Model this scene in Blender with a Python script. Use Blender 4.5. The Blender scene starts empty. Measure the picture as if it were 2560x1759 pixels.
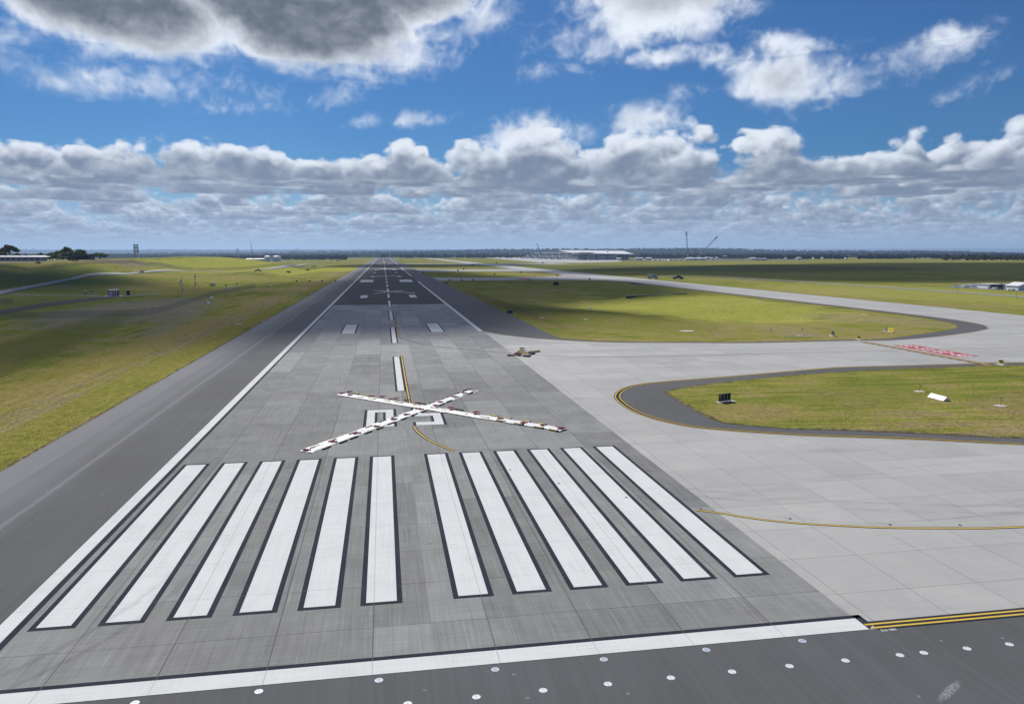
import bpy, bmesh, math, random
from mathutils import Vector, Matrix, noise as mnoise
import numpy as np
R = math.radians
scene = bpy.context.scene
COL = scene.collection
random.seed(7)
rng = np.random.default_rng(11)

# ------------------------------------------------------------------ camera
CF, CYAW, CPIT, CROLL = 1891.78, 0.1674, 0.1293, -0.0012
CAM = Vector((-1.9964, -39.5406, 18.694))
_fw = Vector((math.sin(CYAW)*math.cos(CPIT), math.cos(CYAW)*math.cos(CPIT), -math.sin(CPIT)))
_r = Vector((math.cos(CYAW), -math.sin(CYAW), 0)); _u = _r.cross(_fw)
CR = _r*math.cos(CROLL) + _u*math.sin(CROLL)
CU = -_r*math.sin(CROLL) + _u*math.cos(CROLL)
cam = bpy.data.cameras.new('camera'); camo = bpy.data.objects.new('camera', cam); COL.objects.link(camo)
m = Matrix((CR, CU, -_fw)).transposed().to_4x4(); m.translation = CAM; camo.matrix_world = m
cam.sensor_width = 36; cam.lens = CF/2560*36; cam.clip_start = 0.5; cam.clip_end = 120000
scene.camera = camo
def ray(px, py):
    v = _fw*CF + CR*(px-1280) - CU*(py-879.5)
    return v.normalized()
def G(px, py, z=0.0):
    "survey: the point of the level z seen at this pixel of the photograph"
    v = ray(px, py); t = (z-CAM.z)/v.z
    return CAM + v*t
def azel(px, py):
    v = ray(px, py); return math.degrees(math.atan2(v.x, v.y)), math.degrees(math.asin(v.z))

# ------------------------------------------------------------------ node helper
class NT:
    def __init__(s, tree): s.t = tree; s.n = tree.nodes; s.l = tree.links
    def new(s, typ, **kw):
        n = s.n.new(typ)
        for k, v in kw.items(): setattr(n, k, v)
        return n
    def link(s, a, b):
        if isinstance(a, X): a = a.s
        s.l.new(a, b)
    def put(s, inp, v):
        if isinstance(v, X): s.l.new(v.s, inp)
        elif hasattr(v, 'is_output'): s.l.new(v, inp)
        elif v is not None: inp.default_value = v
    def m(s, op, a, b=None, c=None, clamp=False):
        n = s.n.new('ShaderNodeMath'); n.operation = op; n.use_clamp = clamp
        s.put(n.inputs[0], a); s.put(n.inputs[1], b); s.put(n.inputs[2], c)
        return X(s, n.outputs[0])
    def vm(s, op, a, b=None, scale=None):
        n = s.n.new('ShaderNodeVectorMath'); n.operation = op
        s.put(n.inputs[0], a); s.put(n.inputs[1], b)
        if scale is not None: s.put(n.inputs['Scale'], scale)
        return X(s, n.outputs['Value'] if op in ('LENGTH', 'DOT_PRODUCT', 'DISTANCE') else n.outputs['Vector'])
    def comb(s, x, y, z=0.0):
        n = s.n.new('ShaderNodeCombineXYZ')
        for i, v in enumerate((x, y, z)): s.put(n.inputs[i], v)
        return X(s, n.outputs[0])
    def sep(s, v):
        n = s.n.new('ShaderNodeSeparateXYZ'); s.put(n.inputs[0], v)
        return [X(s, o) for o in n.outputs]
    def noise(s, vec, scale=1.0, detail=3.0, rough=0.5, dist=0.0, color=False, lac=2.0, dim='3D', w=None):
        n = s.n.new('ShaderNodeTexNoise'); n.noise_dimensions = dim
        s.put(n.inputs['Vector'], vec); n.inputs['Scale'].default_value = scale
        n.inputs['Detail'].default_value = detail; n.inputs['Roughness'].default_value = rough
        n.inputs['Distortion'].default_value = dist; n.inputs['Lacunarity'].default_value = lac
        return X(s, n.outputs['Color' if color else 0])
    def white(s, vec, dim='3D', color=False):
        n = s.n.new('ShaderNodeTexWhiteNoise'); n.noise_dimensions = dim; s.put(n.inputs['Vector'], vec)
        return X(s, n.outputs['Color' if color else 'Value'])
    def voro(s, vec, scale=1.0, feature='F1', out='Distance', rnd=1.0):
        n = s.n.new('ShaderNodeTexVoronoi'); n.feature = feature; s.put(n.inputs['Vector'], vec)
        n.inputs['Scale'].default_value = scale; n.inputs['Randomness'].default_value = rnd
        return X(s, n.outputs[out])
    def smooth(s, v, a, b, lo=0.0, hi=1.0):
        n = s.n.new('ShaderNodeMapRange'); n.interpolation_type = 'SMOOTHSTEP'
        s.put(n.inputs['Value'], v); s.put(n.inputs['From Min'], a); s.put(n.inputs['From Max'], b)
        s.put(n.inputs['To Min'], lo); s.put(n.inputs['To Max'], hi)
        return X(s, n.outputs['Result'])
    def lin(s, v, a, b, lo=0.0, hi=1.0):
        n = s.n.new('ShaderNodeMapRange'); n.clamp = True
        s.put(n.inputs['Value'], v); s.put(n.inputs['From Min'], a); s.put(n.inputs['From Max'], b)
        s.put(n.inputs['To Min'], lo); s.put(n.inputs['To Max'], hi)
        return X(s, n.outputs['Result'])
    def mix(s, f, a, b, mode='MIX'):
        n = s.n.new('ShaderNodeMix'); n.data_type = 'RGBA'; n.blend_type = mode
        s.put(n.inputs[0], f)
        for i, v in ((6, a), (7, b)):
            if isinstance(v, (tuple, list)) and len(v) == 3: v = (*v, 1)
            s.put(n.inputs[i], v)
        return X(s, n.outputs[2])
    def ramp(s, v, pts, interp='LINEAR'):
        n = s.n.new('ShaderNodeValToRGB'); n.color_ramp.interpolation = interp
        e = n.color_ramp.elements
        while len(e) < len(pts): e.new(0.5)
        for i, (p, c) in enumerate(pts):
            e[i].position = p; e[i].color = (*c, 1) if isinstance(c, (tuple, list)) else (c, c, c, 1)
        s.put(n.inputs[0], v)
        return X(s, n.outputs[0])
class X:
    def __init__(s, nt, sock): s.nt = nt; s.s = sock
    def __add__(s, o): return s.nt.m('ADD', s, o)
    __radd__ = __add__
    def __sub__(s, o): return s.nt.m('SUBTRACT', s, o)
    def __rsub__(s, o): return s.nt.m('SUBTRACT', o, s)
    def __mul__(s, o): return s.nt.m('MULTIPLY', s, o)
    __rmul__ = __mul__
    def __truediv__(s, o): return s.nt.m('DIVIDE', s, o)
    def __rtruediv__(s, o): return s.nt.m('DIVIDE', o, s)
    def sat(s): return s.nt.m('ADD', s, 0.0, clamp=True)
    def max(s, o): return s.nt.m('MAXIMUM', s, o)
    def min(s, o): return s.nt.m('MINIMUM', s, o)
# ------------------------------------------------------------------ sky and sun
SUN_EL, SUN_AZ = 40.0, -15.0     # degrees; azimuth measured clockwise from the runway direction (+Y)
SUNV = Vector((math.sin(R(SUN_AZ))*math.cos(R(SUN_EL)), math.cos(R(SUN_AZ))*math.cos(R(SUN_EL)), math.sin(R(SUN_EL))))
SKY_STRENGTH = 0.082
CL_N = 22   # slices through the far cloud bank; its base stands at 1 km
def build_world():
    w = bpy.data.worlds.new('World'); scene.world = w; w.use_nodes = True
    nt = NT(w.node_tree); nt.n.clear()
    out = nt.new('ShaderNodeOutputWorld')
    tc = nt.new('ShaderNodeTexCoord'); d = X(nt, tc.outputs['Generated'])
    dx, dy, dz = nt.sep(d)
    zc = dz.max(0.006)
    sky = nt.new('ShaderNodeTexSky', sky_type='NISHITA'); sky.sun_disc = False
    sky.sun_elevation = R(SUN_EL); sky.sun_rotation = R(SUN_AZ); sky.altitude = 80
    sky.air_density = 1.0; sky.dust_density = 0.3; sky.ozone_density = 2.0
    nt.l.new(tc.outputs['Generated'], sky.inputs[0])
    skyc = nt.mix(1.0, X(nt, sky.outputs[0]), (0.165, 0.345, 0.57), 'MULTIPLY')
    el = nt.m('ARCSINE', dz)*57.2958
    az = nt.m('ARCTAN2', dx, dy)*57.2958
    horizon = (3.5, 4.9, 6.9)
    skyc = nt.mix(nt.smooth(el, 7.0, -0.5, 0.0, 0.9), skyc, horizon)
    # coverage of the near clouds, in degrees of azimuth / elevation
    wob = nt.noise(d, 9.0, 6.0, 0.62, color=True)
    wx, wy, _ = nt.sep(wob)
    azw = az + (wx-0.5)*7.0; elw = el + (wy-0.5)*3.6
    def ell(px, py, a, b, s, tilt=0.0):
        u, v = azel(px, py); ka = 180/math.pi/CF
        x = (azw-u)*(math.cos(R(v))/(a*ka)); y = (elw-v)*(1/(b*ka))
        if tilt:
            c, sn = math.cos(R(tilt)), math.sin(R(tilt)); k = a/b
            x, y = x*c + y*(sn/k), y*c - x*(sn*k)
        return (1.0 - (x*x + y*y))*s
    cov = None
    for e in CLOUDS_NEAR:
        q = ell(*e).max(-0.6); cov = q if cov is None else cov.max(q)
    # height of the far bank by azimuth
    top = nt.ramp(nt.lin(az, -30, 50), [((a+30)/80, t) for a, t in BANK_TOP], 'B_SPLINE')
    top = nt.sep(top)[0]*2.0 + 1.0          # km
    cot = nt.m('SQRT', 1.0 - dz*dz)/zc
    jit = nt.white(nt.vm('SCALE', d, scale=9731.7))
    L = SUNV
    def slice_group(name, body):
        "one slice of cloud, composited behind what has been gathered so far (acc, T)"
        ng = bpy.data.node_groups.new(name, 'ShaderNodeTree'); I = ng.interface
        for nm, ty in (('dir','NodeSocketVector'),('jit','NodeSocketFloat'),('zc','NodeSocketFloat'),('cot','NodeSocketFloat'),('cov','NodeSocketFloat'),('step','NodeSocketFloat'),('T','NodeSocketFloat'),('acc','NodeSocketVector')):
            I.new_socket(nm, in_out='INPUT', socket_type=ty)
        I.new_socket('T', in_out='OUTPUT', socket_type='NodeSocketFloat'); I.new_socket('acc', in_out='OUTPUT', socket_type='NodeSocketVector')
        g = NT(ng); gi = g.new('NodeGroupInput'); go = g.new('NodeGroupOutput')
        q = {o.name: X(g, o) for o in gi.outputs if o.name}
        t = q['jit'] + q['step'] + q['T']*1e-7          # each slice waits for the one before it
        colr, al, Rk = body(g, q, t)
        fog = g.m('EXPONENT', Rk*(-1/62.0))
        colr = g.vm('ADD', g.vm('SCALE', colr, scale=fog), g.vm('SCALE', horizon, scale=1.0-fog))
        g.link(g.vm('ADD', q['acc'], g.vm('SCALE', colr, scale=al*q['T'])), go.inputs['acc'])
        g.link(q['T']*(1.0-al), go.inputs['T'])
        return ng
    def wisps(g, P, d1, d2):
        return g.noise(P, 1.0, d1, 0.6)*0.62 + g.noise(g.vm('ADD', P, (7.0, 3.0, 1.0)), 6.0, d2, 0.68, 0.9)*0.58 - 0.60
    def near_body(NN):
        def f(g, q, t):
            "scattered cumulus close by: thin, ragged, lit from behind"
            h = t*(0.30/NN) + 1.0
            P = g.vm('SCALE', q['dir'], scale=h/q['zc']); cov = q['cov']
            n = wisps(g, P, 5.0, 7.0)
            nl = wisps(g, g.vm('ADD', P, tuple(L*0.07)), 4.0, 5.0)
            hf = t*(1.0/NN)
            rho = cov - hf*hf*0.35 + n*5.0 - 0.30
            al = g.smooth(rho, 0.0, 0.50)*0.9
            lit = g.smooth(rho*0.35 + cov*1.2, 1.55, 0.40)*0.95 + hf*0.08 + (n-nl)*2.6 + n*0.5
            return g.vm('ADD', (1.05, 1.26, 1.6), g.vm('SCALE', (7.35, 7.6, 8.0), scale=lit.sat())), al, h*q['cot']
        return f
    def billow(g, P, dt):
        Q = g.vm('MULTIPLY', P, (1, 1, 1.3))
        return (g.noise(Q, 0.60, dt, 0.62) - 0.5)*3.9 + (0.5 - g.voro(Q, 1.35))*0.95 + (0.5 - g.voro(Q, 3.9))*0.40
    def bank_body(g, q, t):
        rel = t*(1.0/CL_N)
        h = q['cov']*rel + 1.0          # here cov carries the thickness of the bank
        P = g.vm('SCALE', q['dir'], scale=h/q['zc'])
        Rk = h*q['cot']
        n = billow(g, P, 8.0)
        nl = billow(g, g.vm('ADD', P, tuple(L*0.19)), 5.0)
        rho = g.smooth(Rk, 9.0, 12.0, -1.2, 0.28) - g.smooth(Rk, 12.0, 15.0, 0.0, 0.44) - rel*rel*0.62 + n
        al = g.smooth(rho, 0.0, 0.15)
        dn = n-nl
        lit = g.smooth(rel + dn*0.6, 0.18, 1.04) + g.smooth(rho, 0.30, 0.0)*0.22 + dn*0.65
        return g.vm('ADD', (1.55, 1.9, 2.7), g.vm('SCALE', (6.75, 6.8, 6.6), scale=lit.sat())), al, Rk
    class March:
        def __init__(s): s.T = 1.0; s.acc = (0, 0, 0)
        def run(s, ng, n, cov_):
            for i in range(n):
                k = nt.new('ShaderNodeGroup'); k.node_tree = ng
                for nm, v in (('dir',d),('jit',jit),('zc',zc),('cot',cot),('cov',cov_),('step',float(i)),('T',s.T),('acc',s.acc)): nt.put(k.inputs[nm], v)
                s.T = X(nt, k.outputs['T']); s.acc = X(nt, k.outputs['acc'])
        def over(s, sky): return nt.vm('ADD', s.acc, nt.vm('SCALE', sky, scale=s.T))
    g4, g6, gb = slice_group('near_cloud_four', near_body(4)), slice_group('near_cloud_six', near_body(6)), slice_group('bank_cloud', bank_body)
    def background(col):
        bg = nt.new('ShaderNodeBackground'); bg.inputs[1].default_value = SKY_STRENGTH; nt.link(col, bg.inputs[0]); return bg.outputs[0]
    def choose(fac, s0, s1):
        m_ = nt.new('ShaderNodeMixShader'); nt.link(fac, m_.inputs[0]); nt.l.new(s0, m_.inputs[1]); nt.l.new(s1, m_.inputs[2]); return m_.outputs[0]
    lo = March(); lo.run(g4, 4, cov); lo.run(gb, CL_N, top - 1.0)
    hi = March(); hi.run(g6, 6, cov)
    below = background(nt.vm('SCALE', horizon, scale=1.0))
    s_lo = background(nt.mix(nt.smooth(dz, 0.0, 0.012), horizon, lo.over(skyc)))
    s_hi = background(hi.over(skyc))
    s_top = background(skyc)
    sh = choose(nt.m('GREATER_THAN', el, 13.2), s_lo, choose(nt.m('GREATER_THAN', el, 26.0), s_hi, s_top))
    sh = choose(nt.m('GREATER_THAN', dz, 0.0), below, sh)
    nt.l.new(sh, out.inputs[0])
    w.cycles.sampling_method = 'NONE'
# px, py, half width, half height, strength, tilt
CLOUDS_NEAR = [(240,-20,300,125,1.15,-12),(720,-15,340,175,1.42,-14),(1030,-40,220,100,1.0,0),(1070,95,190,80,.40,8),(1210,40,140,60,.42,20),
 (1660,-35,270,115,.72,0),(1400,95,130,60,.16,0),(1365,175,110,26,.28,0),(1770,143,130,26,.30,0),(1960,172,150,85,.62,0),(2180,178,190,48,.42,16),
 (110,185,90,40,.24,-15),(130,110,80,40,.14,0),(430,208,125,42,.26,0),(600,213,70,30,.2,0),(712,228,58,32,.28,25),(895,212,125,42,.36,22),
 (1065,300,62,22,.26,20),(1142,298,62,20,.22,18),(900,320,42,22,.25,0),(1305,318,90,44,.45,0),(1680,225,58,24,.25,0),(5,105,70,60,.36,0),(1590,290,125,64,.5,0),(1440,312,110,44,.32,0),(1560,60,60,30,.1,0),(640,262,90,18,.1,0),(2420,200,80,20,.12,10)]
BANK_TOP = [(-30,.30),(-24,.30),(-17,.30),(-13,.36),(-8,.27),(-2,.25),(3,.30),(8,.40),(14,.44),(20,.47),(25,.38),(29,.39),(33,.26),(37,.33),(43,.43),(50,.45)]
build_world()
sun = bpy.data.lights.new('sun', 'SUN'); sun.energy = 4.0; sun.angle = R(0.5); sun.color = (1.0, 0.96, 0.90)
suno = bpy.data.objects.new('sun', sun); COL.objects.link(suno)
suno.rotation_euler = SUNV.to_track_quat('Z', 'Y').to_euler()
suno.location = SUNV*3000
vs = scene.view_settings; vs.view_transform = 'Standard'; vs.look = 'None'; vs.exposure = 0.4; vs.gamma = 1.0
HAZE = 7.0e-5
# places that lie in cloud shade (surveyed on the ground), width of the cloud's thin rim in metres
SHADE = [
 ([(560,868),(700,852),(900,832),(1130,832),(1290,820),(1350,775),(1360,742),(1480,738),(1560,748),(1690,738),(1720,728),(1690,712),(1600,702),(1440,697),(1300,693),(1180,686),(1090,674.5),(930,674.5),(880,690),(790,712),(690,760)], 26),
 ([(-500,1120),(0,975),(250,925),(420,890),(560,868),(690,760),(790,712),(860,692),(760,699),(640,707),(540,716),(420,704),(330,690),(150,690),(-500,700)], 24, 90, 2200.0, 0.0, 0.62),
 ([(1250,757),(1400,765),(1560,772),(1640,783),(1600,793),(1480,786),(1300,778)], 10),
 ([(1330,679),(1480,672),(1640,667),(1900,661),(2200,657),(2600,656),(2900,660),(2900,700),(2560,700),(2300,704),(2000,702),(1850,694),(1700,687),(1560,689),(1430,684)], 40),
 ([(760,668),(950,660),(1260,658.5),(1330,660),(1300,664),(1150,667),(940,668)], 70),
 ([(-500,690),(-500,664),(0,663),(200,665),(330,676),(320,688),(150,692)], 24, 90, 2200.0, 8.0, 0.66),
]
# ------------------------------------------------------------------ mesh builder and tags
class MB:
    def __init__(s): s.v = []; s.f = []; s.mi = []
    def face(s, pts, mi=0):
        b = len(s.v); s.v += [tuple(p) for p in pts]; s.f.append(tuple(range(b, b+len(pts)))); s.mi.append(mi)
    def rect(s, x0, x1, y0, y1, z, mi=0): s.face([(x0,y0,z),(x1,y0,z),(x1,y1,z),(x0,y1,z)], mi)
    def prism(s, poly, z0, z1, mi=0, top=True, bottom=False):
        n = len(poly); b = len(s.v)
        s.v += [(p[0],p[1],z0) for p in poly] + [(p[0],p[1],z1) for p in poly]
        for i in range(n):
            j = (i+1) % n; s.f.append((b+i, b+j, b+n+j, b+n+i)); s.mi.append(mi)
        if top: s.f.append(tuple(b+n+i for i in range(n))); s.mi.append(mi)
        if bottom: s.f.append(tuple(b+n-1-i for i in range(n))); s.mi.append(mi)
    def hexa(s, c, mi=0):
        "eight corners: four below (ccw), four above"
        b = len(s.v); s.v += [tuple(p) for p in c]
        for q in ((3,2,1,0),(4,5,6,7),(0,1,5,4),(1,2,6,5),(2,3,7,6),(3,0,4,7)):
            s.f.append(tuple(b+k for k in q)); s.mi.append(mi)
    def box(s, c, size, rz=0.0, mi=0, taper=1.0, M=None):
        x, y, z = (k/2 for k in size); cc, ss = math.cos(rz), math.sin(rz); P = []
        for zz, t in ((-z,1.0),(z,taper)):
            for a, b2 in ((-1,-1),(1,-1),(1,1),(-1,1)):
                px, py = a*x*t, b2*y*t
                p = Vector((c[0]+px*cc-py*ss, c[1]+px*ss+py*cc, c[2]+zz))
                P.append(M @ p if M else p)
        s.hexa(P, mi)
    def tube(s, p0, p1, r0, r1=None, n=8, mi=0, caps=True):
        p0, p1 = Vector(p0), Vector(p1); r1 = r0 if r1 is None else r1
        d = (p1-p0).normalized(); a = d.orthogonal().normalized(); c = d.cross(a); b = len(s.v)
        for p, r in ((p0,r0),(p1,r1)):
            for i in range(n):
                t = 2*math.pi*i/n; s.v.append(tuple(p + a*(r*math.cos(t)) + c*(r*math.sin(t))))
        for i in range(n):
            j = (i+1) % n; s.f.append((b+i, b+j, b+n+j, b+n+i)); s.mi.append(mi)
        if caps:
            s.f.append(tuple(b+n-1-i for i in range(n))); s.mi.append(mi)
            s.f.append(tuple(b+n+i for i in range(n))); s.mi.append(mi)
    def blob(s, c, size, seed=0, sub=2, jit=0.22, mi=0, rz=0.0):
        bm = bmesh.new(); bmesh.ops.create_icosphere(bm, subdivisions=sub, radius=1.0); b = len(s.v)
        cc, ss = math.cos(rz), math.sin(rz)
        for v in bm.verts:
            k = 1 + jit*mnoise.noise(v.co*1.7 + Vector((seed*3.1, seed*1.7, seed)))*2
            x, y, z = v.co.x*size[0]*k, v.co.y*size[1]*k, v.co.z*size[2]*k
            s.v.append((c[0]+x*cc-y*ss, c[1]+x*ss+y*cc, c[2]+z))
        for f in bm.faces: s.f.append(tuple(b+v.index for v in f.verts)); s.mi.append(mi)
        bm.free()
    def build(s, name, mats, parent=None, smooth=False, loc=(0,0,0), rz=0.0):
        me = bpy.data.meshes.new(name); me.from_pydata(s.v, [], s.f)
        if not isinstance(mats, (list, tuple)): mats = [mats]
        for mm in mats: me.materials.append(mm)
        if len(mats) > 1: me.polygons.foreach_set('material_index', s.mi)
        if smooth: me.polygons.foreach_set('use_smooth', [True]*len(me.polygons))
        me.update()
        o = bpy.data.objects.new(name, me); COL.objects.link(o); o.location = loc; o.rotation_euler = (0,0,rz)
        if parent: o.parent = parent
        return o
def tag(o, label=None, cat=None, group=None, kind=None):
    for k, v in (('label',label),('category',cat),('group',group),('kind',kind)):
        if v: o[k] = v
    return o
def thing(name, label, cat, loc=(0,0,0), rz=0.0, group=None):
    o = bpy.data.objects.new(name, None); COL.objects.link(o); o.location = loc; o.rotation_euler = (0,0,rz)
    o.empty_display_size = 0.2
    return tag(o, label, cat, group)
KIDS = {}
def dup(root, loc, rz, label, group=None, scale=None):
    def cp(o, par):
        c = o.copy(); COL.objects.link(c)
        if par: c.parent = par
        for k in KIDS.get(o.name) or [q for q in COL.objects if q.parent == o]: cp(k, c)
        return c
    r = cp(root, None); r.location = loc; r.rotation_euler = (0,0,rz); r['label'] = label
    if group: r['group'] = group
    if scale: r.scale = scale
    return r
def structure(o): o['kind'] = 'structure'; return o

# ------------------------------------------------------------------ materials
MATS = {}
def newmat(name, rough=0.9, spec=0.25, metal=0.0):
    mt = bpy.data.materials.new(name); mt.use_nodes = True; nt = NT(mt.node_tree)
    b = mt.node_tree.nodes['Principled BSDF']
    b.inputs['Roughness'].default_value = rough; b.inputs['Specular IOR Level'].default_value = spec; b.inputs['Metallic'].default_value = metal
    MATS[name] = mt
    return mt, nt, b
def paintmat(name, col, rough=0.6, spec=0.3, var=0.12, scale=1.5, metal=0.0):
    "plain painted / moulded surface with slight weathering"
    mt, nt, b = newmat(name, rough, spec, metal)
    tc = nt.new('ShaderNodeTexCoord')
    n = nt.noise(tc.outputs['Object'], scale, 4.0, 0.6)
    c = nt.mix(nt.smooth(n, 0.35, 0.7), tuple(k*(1-var) for k in col), tuple(min(1, k*(1+var*0.5)) for k in col))
    nt.link(c, b.inputs['Base Color'])
    return mt
def wpos(nt):
    g = nt.new('ShaderNodeNewGeometry'); return X(nt, g.outputs['Position'])
def line_mask(nt, u, w):
    "1 within w (in units of u) of a whole number"
    f = nt.m('FRACT', u); dd = f.min(1.0 - f)
    return nt.smooth(dd, w, w*0.35)
SX, SY, Y0 = 4.72, 4.83, -2.8
def runway_slabs(nt, p):
    x, y, z = nt.sep(p)
    ax = nt.m('ABSOLUTE', x); sg = nt.m('SIGN', x)
    ux = (ax + 1.82)*(1/SX); uy = (y - Y0)*(1/SY)
    return x, y, ux, uy, sg
def groove(nt, x, y):
    "broom marks across and drag marks along the runway"
    a = nt.noise(nt.comb(x*0.22, y*9.0, 0.0), 1.0, 4.0, 0.65)
    b = nt.noise(nt.comb(x*7.0, y*0.16, 3.0), 1.0, 5.0, 0.68)
    c = nt.noise(nt.comb(x*0.35, y*0.3, 7.0), 1.0, 5.0, 0.6)
    return a, b, c
def make_runway_concrete():
    mt, nt, b = newmat('grooved_concrete', 0.92, 0.06)
    p = wpos(nt); x, y, ux, uy, sg = runway_slabs(nt, p)
    ix = nt.m('FLOOR', ux)*sg; iy = nt.m('FLOOR', uy)
    slab = nt.white(nt.comb(ix, iy, 1.0)); lane = nt.white(nt.comb(ix, nt.m('FLOOR', iy*0.2 + ix*0.37), 5.0))
    a, bb, c = groove(nt, x, y)
    tone = 0.248 + (slab-0.5)*0.024 + (lane-0.5)*0.08 + (a-0.5)*0.13 + (bb-0.5)*0.19 + (c-0.5)*0.14
    streak = nt.smooth(bb, 0.60, 0.74)*nt.smooth(c, 0.40, 0.62)
    tone = tone + streak*0.12
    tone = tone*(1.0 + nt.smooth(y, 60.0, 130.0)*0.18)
    spots = nt.smooth(nt.noise(p, 2.6, 3.0, 0.6), 0.72, 0.80)
    tone = tone - spots*0.03
    joint = line_mask(nt, ux, 0.008).max(line_mask(nt, uy, 0.0075)*0.85)
    warm = nt.mix(nt.noise(p, 0.11, 3.0, 0.5), (1.0, 0.975, 0.91), (0.965, 1.0, 0.995))
    col = nt.vm('SCALE', warm, scale=tone)
    col = nt.mix(joint*0.75, col, (0.07, 0.07, 0.07))
    # the tyres of a turning vehicle left two faint curved trails by the near left stripes
    r1 = nt.vm('LENGTH', nt.comb(x+34.0, y-8.0, 0.0)); wv = nt.noise(p, 0.9, 3.0, 0.6)
    tr = nt.smooth(nt.m('ABSOLUTE', r1-19.3+(wv-0.5)*0.7), 0.30, 0.05).max(nt.smooth(nt.m('ABSOLUTE', r1-20.7+(wv-0.5)*0.7), 0.30, 0.05))
    col = nt.mix(tr*0.22*nt.smooth(y, 9.0, 2.0), col, (0.07, 0.07, 0.07))
    nt.link(col, b.inputs['Base Color'])
    bump = nt.new('ShaderNodeBump'); bump.inputs['Strength'].default_value = 0.25; bump.inputs['Distance'].default_value = 0.02
    nt.link(a + bb*0.5, bump.inputs['Height']); nt.l.new(bump.outputs[0], b.inputs['Normal'])
    return mt
def make_runway_paint(name, base, grime, rough=0.6):
    mt, nt, b = newmat(name, 0.92, 0.04)
    p = wpos(nt); x, y, ux, uy, sg = runway_slabs(nt, p)
    a, bb, c = groove(nt, x, y)
    joint = line_mask(nt, ux, 0.007).max(line_mask(nt, uy, 0.0065)*0.8)
    wear = nt.smooth(a*0.5 + bb*0.5 + (c-0.5)*0.5, 0.40, 0.72)
    col = nt.mix(wear*0.75, base, grime)
    chip = nt.smooth(nt.noise(p, 5.5, 5.0, 0.7), 0.70, 0.78)*nt.smooth(c, 0.5, 0.65)
    col = nt.mix(chip*0.5, col, (0.30, 0.30, 0.29))
    col = nt.mix(joint*0.42, col, (0.2, 0.2, 0.2))
    r1 = nt.vm('LENGTH', nt.comb(x+34.0, y-8.0, 0.0)); wv = nt.noise(p, 0.9, 3.0, 0.6)
    tr = nt.smooth(nt.m('ABSOLUTE', r1-19.3+(wv-0.5)*0.7), 0.30, 0.05).max(nt.smooth(nt.m('ABSOLUTE', r1-20.7+(wv-0.5)*0.7), 0.30, 0.05))
    col = nt.mix(tr*0.16*nt.smooth(y, 9.0, 2.0), col, (0.1, 0.1, 0.1))
    nt.link(col, b.inputs['Base Color'])
    return mt
def make_asphalt(name, dark=0.112, light=0.175):
    mt, nt, b = newmat(name, 0.88, 0.08)
    p = wpos(nt); x, y, z = nt.sep(p)
    wob = (nt.noise(p, 0.05, 2.0, 0.5)-0.5)*0.6
    xs = x + wob
    outer = nt.smooth(xs + (nt.noise(p, 0.5, 3.0, 0.6)-0.5)*0.8, -26.8, -30.2)
    lane = nt.noise(nt.comb(x*0.9, y*0.012, 0.0), 1.0, 3.0, 0.6)
    big = nt.noise(p, 0.07, 4.0, 0.6)
    strk = nt.noise(nt.comb(x*3.5, y*0.05, 2.0), 1.0, 4.0, 0.6)
    fine = nt.noise(p, 28.0, 3.0, 0.7)
    tone = dark + (big-0.5)*0.05 + (strk-0.5)*0.045 + (fine-0.5)*0.03
    tone = tone + outer*(light-dark)*(0.62 + lane*0.55)
    tone = tone + nt.smooth(xs, -31.9, -32.3)*0.03 - nt.smooth(nt.m('ABSOLUTE', xs+29.6), 0.9, 0.1)*0.02
    tone = tone + nt.smooth(nt.m('ABSOLUTE', xs+28.45), 0.35, 0.05)*0.05
    # pale scuffs on the threshold apron
    s0 = G(1280+1985*1280/2323, 1150+1045*1280/2323); s1 = G(1280+2030*1280/2323, 1150+1000*1280/2323)
    dv = (s1-s0).normalized(); ux = (x-s0.x)*dv.x + (y-s0.y)*dv.y; uy = (x-s0.x)*(-dv.y) + (y-s0.y)*dv.x
    st = nt.smooth(ux*ux*0.55 + uy*uy*16.0, 1.0, 0.1)*nt.smooth(nt.noise(p, 11.0, 5.0, 0.75), 0.44, 0.62)
    tone = tone + st*0.32
    specks = nt.smooth(nt.white(nt.vm('FLOOR', nt.vm('SCALE', p, scale=7.0))), 0.9985, 0.9995)
    tone = tone + specks*0.10
    col = nt.vm('MULTIPLY', nt.comb(tone, tone, tone), nt.mix(big, (1.0, 0.985, 0.98), (0.97, 1.0, 1.05)))
    nt.link(col, b.inputs['Base Color'])
    bump = nt.new('ShaderNodeBump'); bump.inputs['Strength'].default_value = 0.3; bump.inputs['Distance'].default_value = 0.01
    nt.link(fine, bump.inputs['Height']); nt.l.new(bump.outputs[0], b.inputs['Normal'])
    return mt
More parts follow.
